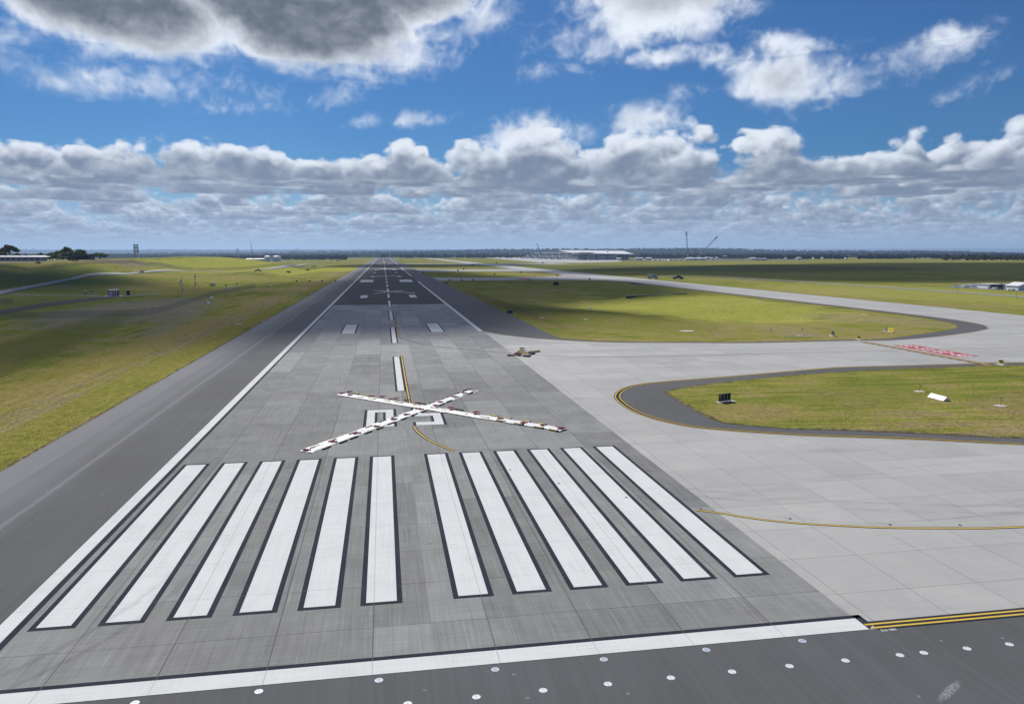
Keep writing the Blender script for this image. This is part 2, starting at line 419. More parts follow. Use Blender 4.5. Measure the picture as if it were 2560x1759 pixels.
def make_taxi_concrete(name, base=0.415):
    mt, nt, b = newmat(name, 0.75, 0.10)
    p = wpos(nt); x, y, z = nt.sep(p)
    ux = (x-22.4)*(1/4.35); uy = (y+3.3)*(1/4.83)
    ix = nt.m('FLOOR', ux); iy = nt.m('FLOOR', uy)
    slab = nt.white(nt.comb(ix, iy, 2.0)); row = nt.white(nt.comb(nt.m('FLOOR', ix*0.22 + iy*0.31), iy, 8.0))
    c = nt.noise(p, 0.3, 5.0, 0.62)
    br = nt.noise(nt.comb(x*0.25, y*7.0, 0.0), 1.0, 4.0, 0.65); br2 = nt.noise(nt.comb(x*4.0, y*0.3, 4.0), 1.0, 4.0, 0.65)
    tone = base*(0.97 + (slab-0.5)*0.07 + (row-0.5)*0.13 + (c-0.5)*0.26 + (br-0.5)*0.24 + (br2-0.5)*0.16)
    rub = nt.smooth(nt.noise(nt.comb(x*0.06, y*0.5, 9.0), 1.0, 3.0, 0.6), 0.56, 0.72)
    tone = tone - rub*base*0.14
    stain = nt.smooth(nt.noise(p, 0.55, 6.0, 0.7), 0.60, 0.75); tone = tone - stain*base*0.13
    r1 = nt.vm('LENGTH', nt.comb(x-52.0, y-66.0, 0.0)); wv = nt.noise(p, 0.6, 3.0, 0.6)
    for rr_ in (58.5, 60.1, 63.2): tone = tone - nt.smooth(nt.m('ABSOLUTE', r1-rr_+(wv-0.5)*1.2), 0.45, 0.05)*nt.smooth(nt.noise(p, 0.10, 3.0, 0.6), 0.45, 0.6)*base*0.14
    spk = nt.smooth(nt.noise(p, 3.2, 2.0, 0.5), 0.78, 0.83); tone = tone - spk*0.05
    joint = line_mask(nt, ux, 0.0085).max(line_mask(nt, uy, 0.008))
    col = nt.vm('SCALE', nt.mix(c, (1.0, 1.0, 0.965), (1.0, 0.975, 0.915)), scale=tone)
    col = nt.mix(joint*0.6, col, (0.13, 0.13, 0.125))
    nt.link(col, b.inputs['Base Color'])
    return mt
def make_grass(name):
    mt, nt, b = newmat(name, 1.0, 0.0)
    p = wpos(nt); x, y, z = nt.sep(p)
    big = nt.noise(p, 0.012, 5.0, 0.6); mid = nt.noise(p, 0.11, 5.0, 0.62); cl = nt.noise(p, 0.9, 5.0, 0.68); fine = nt.noise(p, 5.5, 4.0, 0.7)
    drag = nt.noise(nt.comb(x*0.55, y*0.03, 1.0), 1.0, 4.0, 0.6)       # mown along the runway
    drag2 = nt.noise(nt.comb(x*0.03, y*0.5, 6.0), 1.0, 4.0, 0.6)
    mow = nt.mix(nt.smooth(x, -20.0, 0.0), drag, drag2); mow = nt.sep(mow)[0]
    v = (mid-0.5)*1.5 + (mow-0.5)*1.3 + (cl-0.5)*1.0 + (big-0.5)*1.5
    # fresh strip along the edge of the seal, drier band behind it
    ex = x*-1.0 - 35.2 + (mid-0.5)*4.0
    v = v + nt.smooth(ex, 9.0, 3.0)*nt.smooth(ex, -2.0, 0.0)*0.0 - nt.smooth(nt.m('ABSOLUTE', ex-12.0), 9.0, 1.0)*0.28
    col = nt.ramp(v*1.45 + 0.46, [(0.0, (0.290, 0.225, 0.130)), (0.20, (0.300, 0.238, 0.095)), (0.42, (0.245, 0.238, 0.050)), (0.64, (0.170, 0.200, 0.034)), (1.0, (0.100, 0.130, 0.026))])
    col = nt.mix(nt.smooth(fine*0.30 + nt.noise(p, 2.3, 4.0, 0.7)*0.45 + cl*0.25, 0.40, 0.63), nt.mix(0.50, col, (0.045, 0.055, 0.010)), nt.mix(0.22, col, (0.44, 0.40, 0.13)))
    ml = nt.noise(nt.comb(x*0.10 + (mid-0.5)*1.2, y*1.5 + x*0.25, 4.0), 1.0, 2.0, 0.5); ml2 = nt.noise(nt.comb(x*1.7, y*0.05, 8.0), 1.0, 2.0, 0.5)
    mlx = nt.mix(nt.smooth(x, -20.0, 0.0), ml2, ml); mlx = nt.sep(mlx)[0]
    col = nt.vm('SCALE', col, scale=nt.smooth(mlx, 0.3, 0.7, 0.84, 1.14))
    # drier and greener grounds that differ from the rest
    for (cx, cy, ax, ay, rot, f, c2) in GROUNDS:
        c_, s_ = math.cos(rot), math.sin(rot)
        qx = (x-cx)*(c_/ax) + (y-cy)*(s_/ax); qy = (x-cx)*(-s_/ay) + (y-cy)*(c_/ay)
        msk = nt.smooth(qx*qx + qy*qy + (mid-0.5)*1.6 + (mow-0.5)*0.9, 1.15, 0.45)
        tint = nt.mix(1.0, nt.mix(nt.smooth(cl, 0.3, 0.7), tuple(k*0.75 for k in c2), tuple(k*1.25 for k in c2)), nt.mix(0.5, (1, 1, 1), nt.mix(nt.smooth(fine, 0.35, 0.65), (0.6, 0.6, 0.6), (1.4, 1.4, 1.4))), 'MULTIPLY')
        col = nt.mix(msk*f, col, tint)
    col = nt.vm('SCALE', col, scale=1.16)
    # woodland and paddocks far out
    dist = nt.vm('LENGTH', nt.comb(x, y, 0.0))
    fld = nt.noise(p, 0.0011, 4.0, 0.6)
    wood = nt.mix(nt.smooth(fld, 0.56, 0.70), (0.012, 0.018, 0.010), (0.050, 0.055, 0.025))
    col = nt.mix(nt.smooth(dist, 3300.0, 3900.0), col, wood)
    nt.link(col, b.inputs['Base Color'])
    bump = nt.new('ShaderNodeBump'); bump.inputs['Strength'].default_value = 0.7; bump.inputs['Distance'].default_value = 0.12
    nt.link(fine*0.5 + cl, bump.inputs['Height']); nt.l.new(bump.outputs[0], b.inputs['Normal'])
    return mt
GROUNDS = [(-85, 235, 26, 75, 0.05, 0.8, (0.21,0.18,0.135)), (-150, 330, 40, 110, 0.25, 0.6, (0.125,0.145,0.045)), (-250, 560, 70, 150, 0.2, 0.7, (0.115,0.138,0.046)), (-330, 800, 160, 45, 0.3, 0.8, (0.19,0.16,0.125)), (-130, 920, 150, 200, 0.0, 0.7, (0.31,0.315,0.050)),
 (-52, 70, 6, 160, 0.0, 0.55, (0.27,0.215,0.060)), (-39, 80, 3.2, 220, 0.0, 0.8, (0.205,0.190,0.045)), (-72, 120, 9, 120, 0.12, 0.6, (0.105,0.115,0.030)), (-60, 190, 5, 60, 0.1, 0.5, (0.22,0.19,0.14)),
 (105, 215, 40, 60, 0.5, 0.6, (0.34,0.335,0.070)), (140, 150, 12, 40, 0.2, 0.6, (0.25,0.205,0.11)), (60, 170, 22, 45, 0.4, 0.5, (0.135,0.140,0.030)), (41, 250, 4, 110, 0.02, 0.6, (0.150,0.105,0.045)), (95, 45, 30, 9, 0.2, 0.45, (0.22,0.17,0.085)), (40, 42, 8, 5, 0.3, 0.5, (0.24,0.185,0.075)), (60, 50, 14, 7, 0.5, 0.5, (0.140,0.155,0.034)),
 (250, 300, 60, 120, 0.0, 0.5, (0.29,0.285,0.070)), (420, 900, 300, 260, 0.0, 0.75, (0.075,0.092,0.042))]
M_RC = make_runway_concrete()
M_WHITE = make_runway_paint('white_runway_paint', (0.68, 0.68, 0.665), (0.54, 0.54, 0.53))
M_BLACK = make_runway_paint('black_border_paint', (0.030, 0.033, 0.045), (0.05, 0.052, 0.066))
M_YELLOW = make_runway_paint('yellow_line_paint', (0.68, 0.47, 0.075), (0.56, 0.42, 0.13))
M_OCHRE = make_runway_paint('ochre_line_paint', (0.40, 0.25, 0.10), (0.34, 0.23, 0.12))
M_FADED = make_runway_paint('faded_line_paint', (0.15, 0.115, 0.07), (0.19, 0.17, 0.13))
M_REDP = make_runway_paint('red_sign_paint', (0.42, 0.06, 0.09), (0.38, 0.10, 0.12))
M_ASPH = make_asphalt('asphalt'); M_TC = make_taxi_concrete('pale_slab_concrete'); M_TC2 = make_taxi_concrete('grey_slab_concrete', 0.30)
M_GRASS = make_grass('mown_grass')
M_EARTH = paintmat('bare_earth', (0.055, 0.045, 0.045), 0.95, 0.1, 0.4, 0.3)
M_ROAD = paintmat('service_road_seal', (0.23, 0.24, 0.26), 0.9, 0.15, 0.2, 0.2)
M_PAD = paintmat('pale_concrete_pad', (0.62, 0.58, 0.50), 0.9, 0.15, 0.2, 2.0)

# ------------------------------------------------------------------ terrain
_T = dict(
 px=[-900,0,100,160,220,300,400,450,500,560,600,640,680,720,760],
 crest=[655,652,652,650,648,645,643.5,641.5,641,642,645,649,655,661,670],
 D0=[470,500,520,540,560,600,700,745,770,800,810,830,850,870,880],
 D1=[800,790,770,770,790,860,960,1000,1030,1060,1070,1080,1090,1090,1090])
RID = dict(px=[-600,0,500,800,960,1100,1300,1500,1620,1720,1800,1900,2150,2300,2560,3200],
           a=[637,637,635,632,631,629,627,625,624,623.5,626,630,630,632,637,638],
           b=[624,624,624.5,625,625,626,627,627,627,627,627,630,632,633,635,636])
def sstep(t): t = np.clip(t, 0, 1); return t*t*(3-2*t)
def zt(x, y):
    x = np.asarray(x, float); y = np.asarray(y, float)
    dx, dy = x-CAM.x, y-CAM.y; r = np.hypot(dx, dy); a = np.arctan2(dx, dy)-CYAW
    px = 1280+CF*np.tan(np.clip(a, -0.95, 0.95)); dep = r*np.cos(np.clip(a, -0.95, 0.95))
    z = np.full(x.shape, -0.06)
    cr, d0, d1 = (np.interp(px, _T['px'], _T[k]) for k in ('crest','D0','D1'))
    hg = np.maximum(0, CAM.z-(cr-634)*d1/CF)*np.interp(px, [-3000,-900,740,770], [0.6,1,1,0])
    S_ = sstep((dep-d0)/(d1-d0))
    z += hg*S_*(1-sstep((dep-d1-40)/420)) + 2.6*hg/14.0*S_*(1-S_)*4*(0.6*np.sin(px*0.024+dep*0.013)+0.4*np.sin(px*0.055-dep*0.02+1))
    z -= 1.3*np.exp(-((y-(428-(x-104)*0.15))/9.0)**2)*sstep((x-98)/12)*(1-sstep((x-152)/8))
    # drains and banks left of the runway, swells in the far verge
    dl = -x-96-0.02*(y-750); ln = sstep((y-600)/80)*(1-sstep((y-1250)/200)); z -= 3.2*np.exp(-(dl/13.0)**2)*ln; z += 1.6*np.exp(-((dl-34)/16.0)**2)*ln
    ins = sstep((x-48)/30)*(1-sstep((x-128)/22))*sstep((y-135)/50)*(1-sstep((y-440)/40))
    z += ins*(1.5*np.sin((x*0.75+y*0.42)*0.060+1.9)+0.7*np.sin(y*0.05-x*0.03))
    # far country: table of level by distance
    pa, pb = np.interp(px, RID['px'], RID['a']), np.interp(px, RID['px'], RID['b'])
    lv = [np.zeros_like(z), np.full_like(z, 4.0), CAM.z+(634-pa)*7000/CF, CAM.z+(634-pa)*7000/CF-45, CAM.z+(634-pb)*14000/CF, CAM.z+(634-pb)*14000/CF-60, CAM.z+(634-623.5)*32000/CF]
    kn = [3450, 4100, 7000, 8600, 14000, 17000, 32000]
    far = np.zeros_like(z)
    for i in range(len(kn)-1):
        t = sstep((dep-kn[i])/(kn[i+1]-kn[i])); sel = (dep >= kn[i])
        far = np.where(sel, lv[i]*(1-t)+lv[i+1]*t, far)
    z += far
    z += sstep((dep-4200)/1500)*(6*np.sin(x*0.0031+1.0)*np.sin(y*0.0027)+4*np.sin(x*0.0083+y*0.0049))
    # the drain between the grass verge and the exit taxiway
    z += 0.35*np.exp(-((x-85)/40.0)**2)*np.exp(-((y-250)/70.0)**2)*0
    return z
def Z(x, y): return float(zt(np.array([x]), np.array([y]))[0])
def GT(px, py, dmax=6000):
    "survey onto the terrain"
    v = ray(px, py); t = 15.0
    prev = t
    while t < dmax:
        p = CAM + v*t
        if p.z < Z(p.x, p.y): 
            lo, hi = prev, t
            for _ in range(18):
                mid = (lo+hi)/2; q = CAM+v*mid
                if q.z < Z(q.x, q.y): hi = mid
                else: lo = mid
            q = CAM+v*hi; return Vector((q.x, q.y, Z(q.x, q.y)))
        prev = t; t *= 1.012
    p = CAM+v*dmax; return Vector((p.x, p.y, Z(p.x, p.y)))
def AT(px, depth):
    "point of the terrain below this image column at this depth"
    h = Vector((_fw.x, _fw.y)).normalized(); s = Vector((_r.x, _r.y))
    q = Vector((CAM.x, CAM.y)) + h*depth + s*(depth*(px-1280)/CF)
    return Vector((q.x, q.y, Z(q.x, q.y)))
def ground_sheet():
    az = np.concatenate([np.linspace(-180,-58,30)[:-1], np.linspace(-58,72,330), np.linspace(72,180,26)[1:-1]])
    rr = np.concatenate([[3.0,15,35], np.geomspace(60, 1300, 190), np.geomspace(1330, 3300, 45), np.linspace(3400, 9000, 90)[0:], np.geomspace(9200, 60000, 60)])
    A = np.radians(az); na, nr = len(az), len(rr)
    xs = CAM.x + np.outer(rr, np.sin(A)); ys = CAM.y + np.outer(rr, np.cos(A))
    zs = zt(xs, ys)
    me = bpy.data.meshes.new('ground')
    v = np.stack([xs, ys, zs], -1).reshape(-1, 3)
    idx = np.arange(nr*na).reshape(nr, na)
    j2 = np.roll(np.arange(na), -1)
    f = np.stack([idx[:-1, :], idx[:-1, :][:, j2], idx[1:, :][:, j2], idx[1:, :]], -1).reshape(-1, 4)[:, ::-1]
    me.from_pydata(v.tolist(), [], f.tolist()+[list(range(na))]); me.materials.append(M_GRASS)
    me.polygons.foreach_set('use_smooth', [True]*len(me.polygons)); me.update()
    o = bpy.data.objects.new('ground', me); COL.objects.link(o); return structure(o)
ground_sheet()

# ------------------------------------------------------------------ pavements
def poly_obj(name, pts, z, mt, parent=None, jag=0.0, seed=1):
    q = [Vector((p[0], p[1], z)) for p in pts]
    if jag:
        rr = random.Random(seed); out = []
        for i in range(len(q)):
            a, b = q[i], q[(i+1) % len(q)]; L = (b-a).length; n = min(260, max(1, int(L/0.6)))
            nv = Vector((-(b-a).y, (b-a).x, 0)).normalized()
            for k in range(n): out.append(a.lerp(b, k/n) + nv*(rr.gauss(0, jag) if k else 0))
        q = out
    bm = bmesh.new(); f = bm.faces.new([bm.verts.new(p) for p in q]); bm.normal_update()
    if f.normal.z < 0: f.normal_flip()
    bmesh.ops.triangulate(bm, faces=[f])
    me = bpy.data.meshes.new(name); bm.to_mesh(me); bm.free(); me.materials.append(mt)
    o = bpy.data.objects.new(name, me); COL.objects.link(o)
    if parent: o.parent = parent
    return o
def smooth_path(pts, n=10):
    P = [Vector((p[0], p[1], 0)) for p in pts]; out = []
    for i in range(len(P)-1):
        a = P[max(i-1, 0)]; b, c = P[i], P[i+1]; d = P[min(i+2, len(P)-1)]
        for k in range(n):
            t = k/n; out.append(0.5*((2*b)+(c-a)*t+(2*a-5*b+4*c-d)*t*t+(3*b-a-3*c+d)*t**3))
    out.append(P[-1]); return out
def ribbon(path, w, z, off=0.0):
    mb = MB(); L, Rr = [], []
    for i, p in enumerate(path):
        d = (path[min(i+1, len(path)-1)]-path[max(i-1, 0)]).normalized(); nv = Vector((-d.y, d.x, 0))
        A, B = p+nv*(off+w/2), p+nv*(off-w/2)
        za, zb = (z(A), z(B)) if callable(z) else (z, z)
        L.append((A.x, A.y, za)); Rr.append((B.x, B.y, zb))
    for i in range(len(path)-1): mb.face([Rr[i], Rr[i+1], L[i+1], L[i]])
    return mb
runway = structure(thing('runway', None, None))
poly_obj('asphalt_strip', [(-35.2,-90),(260,-90),(260,-6.9),(36,-6.9),(36,118),(35.8,3420),(-35.2,3420)], 0.0, M_ASPH, runway, 0.11, 3)
poly_obj('concrete_threshold', [(-21.62,-7.22),(21.6,-7.22),(21.6,244.5),(-21.62,244.5)], 0.004, M_RC, runway)
taxi = structure(thing('taxiway', None, None))
tx = [(21.6,-7.2),(188,-7.2),(188,3000),(158,3000),(158,170),(156.5,148),(152.5,134),(146,125.5),(135,118.5),(120,111.5),(106,107.0),(95,107.9),(75,107.6),(62.5,110),(50,112.6),(43,115),(35.6,120),(30,125.5),(25,133),(21.6,141)]
poly_obj('taxiway_slabs', tx, 0.004, M_TC, taxi)
poly_obj('exit_taxiway', [(36,486),(100,488),(130,484),(150,468),(158,445),(158,640),(146,585),(120,556),(60,552),(36,560)], 0.004, M_TC2, taxi)
poly_obj('crossing_taxiway', [(36,760),(120,752),(158,720),(158,900),(130,868),(90,862),(36,905)], 0.004, M_TC2, taxi)
poly_obj('crossing_taxiway', [(36,1300),(158,1240),(158,1420),(36,1400)], 0.004, M_TC, taxi)
poly_obj('apron', [tuple(G(px, py)[:2]) for px, py in [(1205,643.6),(1300,643.0),(1552,649.5),(1552,654),(1450,657.2),(1350,656)]], 0.03, M_TC, taxi)
poly_obj('apron_link', [(188,1180),(330,1300),(330,1420),(188,1340)], 0.008, M_TC, taxi)
# seal around the tip of the far verge, and the verge edge strip
shd = smooth_path([(21.9,142),(25.4,133.4),(30.3,126),(36,120.4),(43,115.5),(50,113.1),(62.5,110.5),(75,108.1),(95,108.4),(106,107.5),(120,112),(135,119),(146,126),(152,134.4),(156,148.2),(157.4,170),(157.6,240),(157.6,440)], 6)
wid = lambda i: np.interp(shd[i].x + (max(0, shd[i].y-128) if shd[i].x > 140 else 0), [21,36,44,60,95,106,118,140,150,170,200,480], [14,2.0,1.3,1.3,1.2,2.0,4.0,5.5,6.5,5.0,3.0,2.5])
inn = []
for i, p in enumerate(shd):
    d = (shd[min(i+1, len(shd)-1)]-shd[max(i-1, 0)]).normalized(); nv = Vector((-d.y, d.x, 0)); inn.append(p+nv*float(wid(i)))
mb = MB()
for i in range(4, len(shd)-1): mb.face([(shd[i].x,shd[i].y,.007),(shd[i+1].x,shd[i+1].y,.007),(inn[i+1].x,inn[i+1].y,.007),(inn[i].x,inn[i].y,.007)])
mb.build('verge_seal', M_ASPH, taxi)
# island between the threshold and the hold line
ia = [(160,-2),(110,8),(75,18.6),(59.7,23.6),(50.2,27.5),(40.2,30.9),(32.1,35.2),(29.2,38.4),(27.5,42.5),(26.9,47.4),(27.3,53.2),(28.2,56.3),(29.9,59.5),(32.8,62.7),(37.6,64.9),(49.3,67.6),(60.3,70.6),(69.8,73.0),(72.6,73.4),(84.9,73.4),(97.0,73.4),(106.3,73.0),(160,66)]
iap = smooth_path(ia, 6)
poly_obj('island_seal', [(p.x, p.y) for p in iap], 0.008, M_ASPH, taxi)
ig = [(160,4),(110,12.5),(80,20.5),(61.9,25.9),(52.1,30.0),(45.3,32.5),(40.0,34.2),(36.2,36.7),(34.6,38.8),(34.6,45.4),(34.9,52),(35.1,56.0),(36,57.6),(40.7,60.5),(47.5,63.2),(57.9,66.5),(66.9,68.5),(79.3,70.0),(93.2,70.4),(103.6,70.0),(160,62)]
structure(poly_obj('grass_island', [(p.x, p.y) for p in smooth_path(ig, 4)], 0.035, M_GRASS, None, 0.17, 5))
def fringe(path, w0, w1, z, seed, side=1):
    "worn, dusty edge where grass meets the seal"
    r_ = random.Random(seed); mb = MB(); pts = []; acc = []
    for i in range(len(path)-1):
        a, b = path[i], path[i+1]; n = max(1, int((b-a).length/0.8)); d = (b-a).normalized(); nv = Vector((-d.y, d.x, 0))*side
        for k in range(n):
            p = a.lerp(b, k/n); q = mnoise.noise(Vector((p.x*.35, p.y*.35, seed)))
            pts.append((p - nv*(0.05+0.12*r_.random()), p + nv*max(0.03, (w0+(w1-w0)*(0.5+q)) + r_.gauss(0, .06))))
    for i in range(len(pts)-1):
        (a, b), (c, d) = pts[i], pts[i+1]
        mb.face([(a.x,a.y,z),(c.x,c.y,z),(d.x,d.y,z),(b.x,b.y,z)])
    return mb
M_SOIL = paintmat('worn_grass_edge', (0.20,0.165,0.085), 1.0, 0.0, 0.55, 1.2)
igp = [Vector((p.x, p.y, 0)) for p in smooth_path(ig, 4)]
fringe(igp[8:], .12, .75, 0.039, 2, -1).build('worn_edge', M_SOIL, bpy.data.objects['grass_island'])
fringe([Vector((-35.2, -60, 0)), Vector((-35.2, 420, 0))], .05, .45, 0.006, 3, 1).build('worn_edge', M_SOIL, runway)
fringe([Vector((p.x, p.y, 0)) for p in inn[14:]], .05, .55, 0.010, 4, 1).build('worn_edge', M_SOIL, taxi)
# ------------------------------------------------------------------ painted markings (parts of the runway and the taxiway)
ZB, ZW, ZY = 0.012, 0.016, 0.020
def mark(name, x0, x1, y0, y1, b=0.0, mt=M_WHITE, parent=None, bl=None):
    parent = parent or runway
    mb = MB(); mb.rect(x0, x1, y0, y1, ZW); o = mb.build(name, mt, parent)
    if b:
        k = MB(); k.rect(x0-b, x1+b, y0-b, y1+b, ZB); k.build('black_border', M_BLACK, o)
    return o
for k in range(6):
    for s in (-1, 1):
        xa = 1.678 + k*3.2725
        x0, x1 = (xa, xa+1.6425) if s > 0 else (-xa-1.6425, -xa)
        mark('threshold_stripe', x0, x1, 0, 30, 0.30)
def poly_mark(name, pts, mt, z, parent=None):
    return poly_obj(name, pts, z, mt, parent or runway)
poly_obj('dark_asphalt', [(-20.75,244.5),(20.6,244.5),(20.6,3420),(-20.75,3420)], 0.0045, make_asphalt('dark_seal', 0.056, 0.056), runway)
o = mark('threshold_bar', -21.6, 21.62, -7.2, -6.03)
k = MB(); k.rect(-20.6, 22.0, -6.03, -5.70, ZB); k.face([(21.62,-7.2,ZB),(22.05,-6.8,ZB),(22.05,-5.70,ZB),(21.62,-5.70,ZB)]); k.build('black_border', M_BLACK, o)
o = mark('edge_line', -21.6, -20.72, -6.02, 3380); k = MB(); k.rect(-20.72, -20.36, -5.70, 260, ZB); k.build('black_border', M_BLACK, o)
for y0, y1 in ((141.5,481),(602,985),(1170,1540),(1760,2320),(2420,3380)):
    mark('edge_line', 20.5 if y0 < 1000 else 20.72, 21.5 if y0 < 1000 else 21.7, y0, y1)
yy = [64,121,177.2,232.5,287,342,396,449.5,503,557]
while yy[-1] < 3250: yy.append(yy[-1]+54)
for i, y in enumerate(yy): mark('centreline_dash', -0.43, 0.47, y, y+(35 if i < 4 else 34), 0.30 if i < 4 else 0)
for i, (ya, yb) in enumerate(((142.2,164.6),(288,310.5),(583,604),(719,741),(852,874))):
    for s in (-1, 1): mark('touchdown_mark', min(s*9.1, s*12.1), max(s*9.1, s*12.1), ya, yb, 0.32 if i == 0 else 0)
for s in (-1, 1): mark('aiming_point', min(s*9.0, s*17.6), max(s*9.0, s*17.6), 471, 516)
for ya in (1380, 2950):
    for s in (-1, 1):
        for k in range(3): mark('touchdown_mark', min(s*(7+3.2*k), s*(9+3.2*k)), max(s*(7+3.2*k), s*(9+3.2*k)), ya, ya+24)
# the number 05
def digit(rects, name):
    mb = MB(); kb = MB()
    for (x0, x1, y0, y1) in rects: mb.rect(x0, x1, y0, y1, ZW); 
    o = mb.build(name, M_WHITE, runway); return o
d0 = digit([(-4.25,-3.35,42.5,51.6),(-2.1,-1.2,42.5,51.6),(-3.35,-2.1,42.5,44.0),(-3.35,-2.1,50.1,51.6)], 'numeral_zero')
k = MB(); k.rect(-4.58,-4.25,42.3,51.8,ZB); k.rect(-1.2,-0.87,42.3,51.8,ZB); k.rect(-3.35,-3.05,44,50.1,ZB); k.rect(-2.4,-2.1,44,50.1,ZB); k.rect(-3.05,-2.4,49.9,50.1,ZB); k.rect(-4.25,-1.2,51.6,51.85,ZB); k.build('black_border', M_BLACK, d0)
d5 = digit([(1.2,4.25,42.5,44.0),(3.3,4.25,44.0,47.2),(1.2,4.25,47.2,48.65),(1.2,2.1,48.65,50.2),(1.2,4.25,50.2,51.7)], 'numeral_five')
k = MB(); k.rect(0.88,1.2,42.3,44.2,ZB); k.rect(4.25,4.58,42.3,48.9,ZB); k.rect(3.0,3.3,44,47.2,ZB); k.rect(0.88,1.2,47.0,51.95,ZB); k.rect(1.2,4.25,51.7,51.95,ZB); k.rect(2.1,4.25,48.65,48.9,ZB); k.build('black_border', M_BLACK, d5)
# yellow lines
def yline(name, pts, w, parent, mt=M_YELLOW, bw=0.0, n=8, off=0.0):
    pth = smooth_path(pts, n) if len(pts) > 2 else [Vector((*p, 0)) for p in pts]
    o = ribbon(pth, w, ZY, off).build(name, mt, parent)
    if bw: ribbon(pth, w+2*bw, ZW-0.002, off).build('black_border', M_BLACK, o)
    return o
yline('lead_line', [(1.1,192),(1.02,170),(1.0,150),(1.0,132.3)], 0.17, runway, M_YELLOW, 0.13)
yline('lead_line', [(0.95,101.6),(0.9,80),(0.92,56.5),(1.0,52.7)], 0.17, runway, M_YELLOW, 0.13)
yline('lead_line', [(0.9,41.7),(1.3,38.8),(2.1,35.8),(2.9,33.7),(4.2,31.0)], 0.17, runway, M_YELLOW, 0.13)
yline('taxiway_centreline', [(1.0,132.3),(3.5,123.8),(7.4,114.8),(13.2,107.9),(20,101.2),(25.6,96.8),(33.8,93.2),(46.6,91.3),(72.2,91.2),(96,91)], 0.16, taxi, M_FADED, 0.06)
yline('taxiway_centreline', [(99.8,90.4),(112,90.6),(124,91.7),(145,98),(160,112),(170,135),(172.5,170),(172.8,230),(172.8,600),(172.8,2500)], 0.2, taxi, M_OCHRE)
yline('taxiway_centreline', [(20.3,11.05),(21.8,10.1),(23.6,8.7),(25.9,7.4),(28.9,6.3),(31.7,5.45),(36.1,4.6),(41.1,4.0),(60,3.2),(150,3.0)], 0.16, taxi, M_YELLOW, 0.10)
for off in (-0.28, 0.28):
    pth = [Vector(p) for p in iap]
    ribbon(pth[18:], 0.14, ZY, -0.35+off).build('edge_marking', M_YELLOW, taxi)
ribbon([Vector(p) for p in iap][18:], 0.95, ZW-0.003, -0.35).build('black_border', M_BLACK, taxi)
for off in (0.25, 0.55): ribbon(shd[:-1], 0.13, ZY, -off).build('edge_marking', M_OCHRE, taxi)
o = yline('edge_marking', [(21.68,-6.74),(200,-6.62)], 0.145, taxi); k = MB(); k.rect(22.05, 200, -7.3, -6.45, ZB); k.build('black_border', M_BLACK, o)
yline('edge_marking', [(21.9,-7.10),(200,-7.0)], 0.145, taxi)
# small stencil below the double yellow line
def glyph_rects(ch):
    S = {'0':'111101101101111','1':'010110010010111','2':'111001111100111','3':'111001111001111','5':'111100111001111','6':'111100111101111','G':'111100101101111','L':'100100100100111','-':'000000111000000'}[ch]
    return [(i % 3, 4-i//3) for i in range(15) if S[i] == '1']
def text_mesh(txt, w, h, gap, z):
    mb = MB(); x = 0.0; u, v = w/3, h/5
    for ch in txt:
        for (i, j) in glyph_rects(ch): mb.rect(x+i*u, x+(i+1)*u+0.001, j*v, (j+1)*v+0.001, z)
        x += w+gap
    return mb
st = text_mesh('GL5-300', 0.085, 0.19, 0.035, 0.0).build('stencil_code', M_WHITE, taxi)
st.location = (22.12, -7.52, ZY)
poly_mark('red_box', [tuple(G(px, py)[:2]) for px, py in ((1291,695.8),(1322,696.3),(1329,699.0),(1300,698.2))], M_REDP, ZW, taxi)
# hold line: two solid and two broken bands on black, and the red mandatory boxes
hp = MB()
for xx, dash in ((97.55,True),(97.95,True),(98.35,False),(98.75,False)):
    if not dash: hp.rect(xx-0.1, xx+0.1, 71.3, 105.6, ZY)
    else:
        y = 71.3
        while y < 105: hp.rect(xx-0.1, xx+0.1, y, min(y+1.1, 105.6), ZY); y += 2.2
hl = hp.build('hold_line', M_OCHRE, taxi)
k = MB(); k.rect(97.3, 99.0, 71.2, 105.7, ZW-0.002); k.build('ochre_ground', make_runway_paint('ochre_band_paint', (0.30,0.19,0.09), (0.25,0.18,0.11)), hl)
k = MB(); y = 72.4
while y < 105: k.rect(97.3, 97.78, y, y+1.1, ZY+0.003); y += 2.2
k.build('black_border', M_BLACK, hl)
for ya in (81.0, 90.6):
    k = MB(); k.rect(100.3, 104.9, ya, ya+8.4, ZW); rb = k.build('red_box', M_REDP, taxi)
    t = text_mesh('05-23', 1.0, 2.9, 0.60, 0.0).build('runway_number', M_WHITE, rb)
    t.rotation_euler = (0, 0, R(90)); t.location = (104.1, ya+0.5, ZY)
ORD = ['first','second','third','fourth','fifth','sixth','seventh','eighth','ninth','tenth','eleventh','twelfth','thirteenth','fourteenth','fifteenth','sixteenth','seventeenth','eighteenth','nineteenth','twentieth','twenty-first','twenty-second','twenty-third','twenty-fourth','twenty-fifth','twenty-sixth','twenty-seventh','twenty-eighth','twenty-ninth','thirtieth']
M_TARP = paintmat('white_tarp', (0.74,0.74,0.74), 0.55, 0.3, 0.06, 0.6)
M_REDBAG = paintmat('red_bag_fabric', (0.46,0.045,0.06), 0.7, 0.25, 0.3, 3)
M_RUB = paintmat('black_rubber', (0.022,0.022,0.024), 0.7, 0.3, 0.2, 3)
M_YPAN = paintmat('yellow_plastic', (0.86,0.62,0.05), 0.5, 0.35, 0.1, 3)
M_OLIVE = paintmat('grimy_yellow_plastic', (0.30,0.235,0.035), 0.6, 0.3, 0.3, 3)
M_TANBAG = paintmat('tan_bag_fabric', (0.72,0.46,0.18), 0.8, 0.2, 0.25, 3)
M_MARBAG = paintmat('maroon_bag_fabric', (0.26,0.07,0.08), 0.8, 0.2, 0.3, 3)
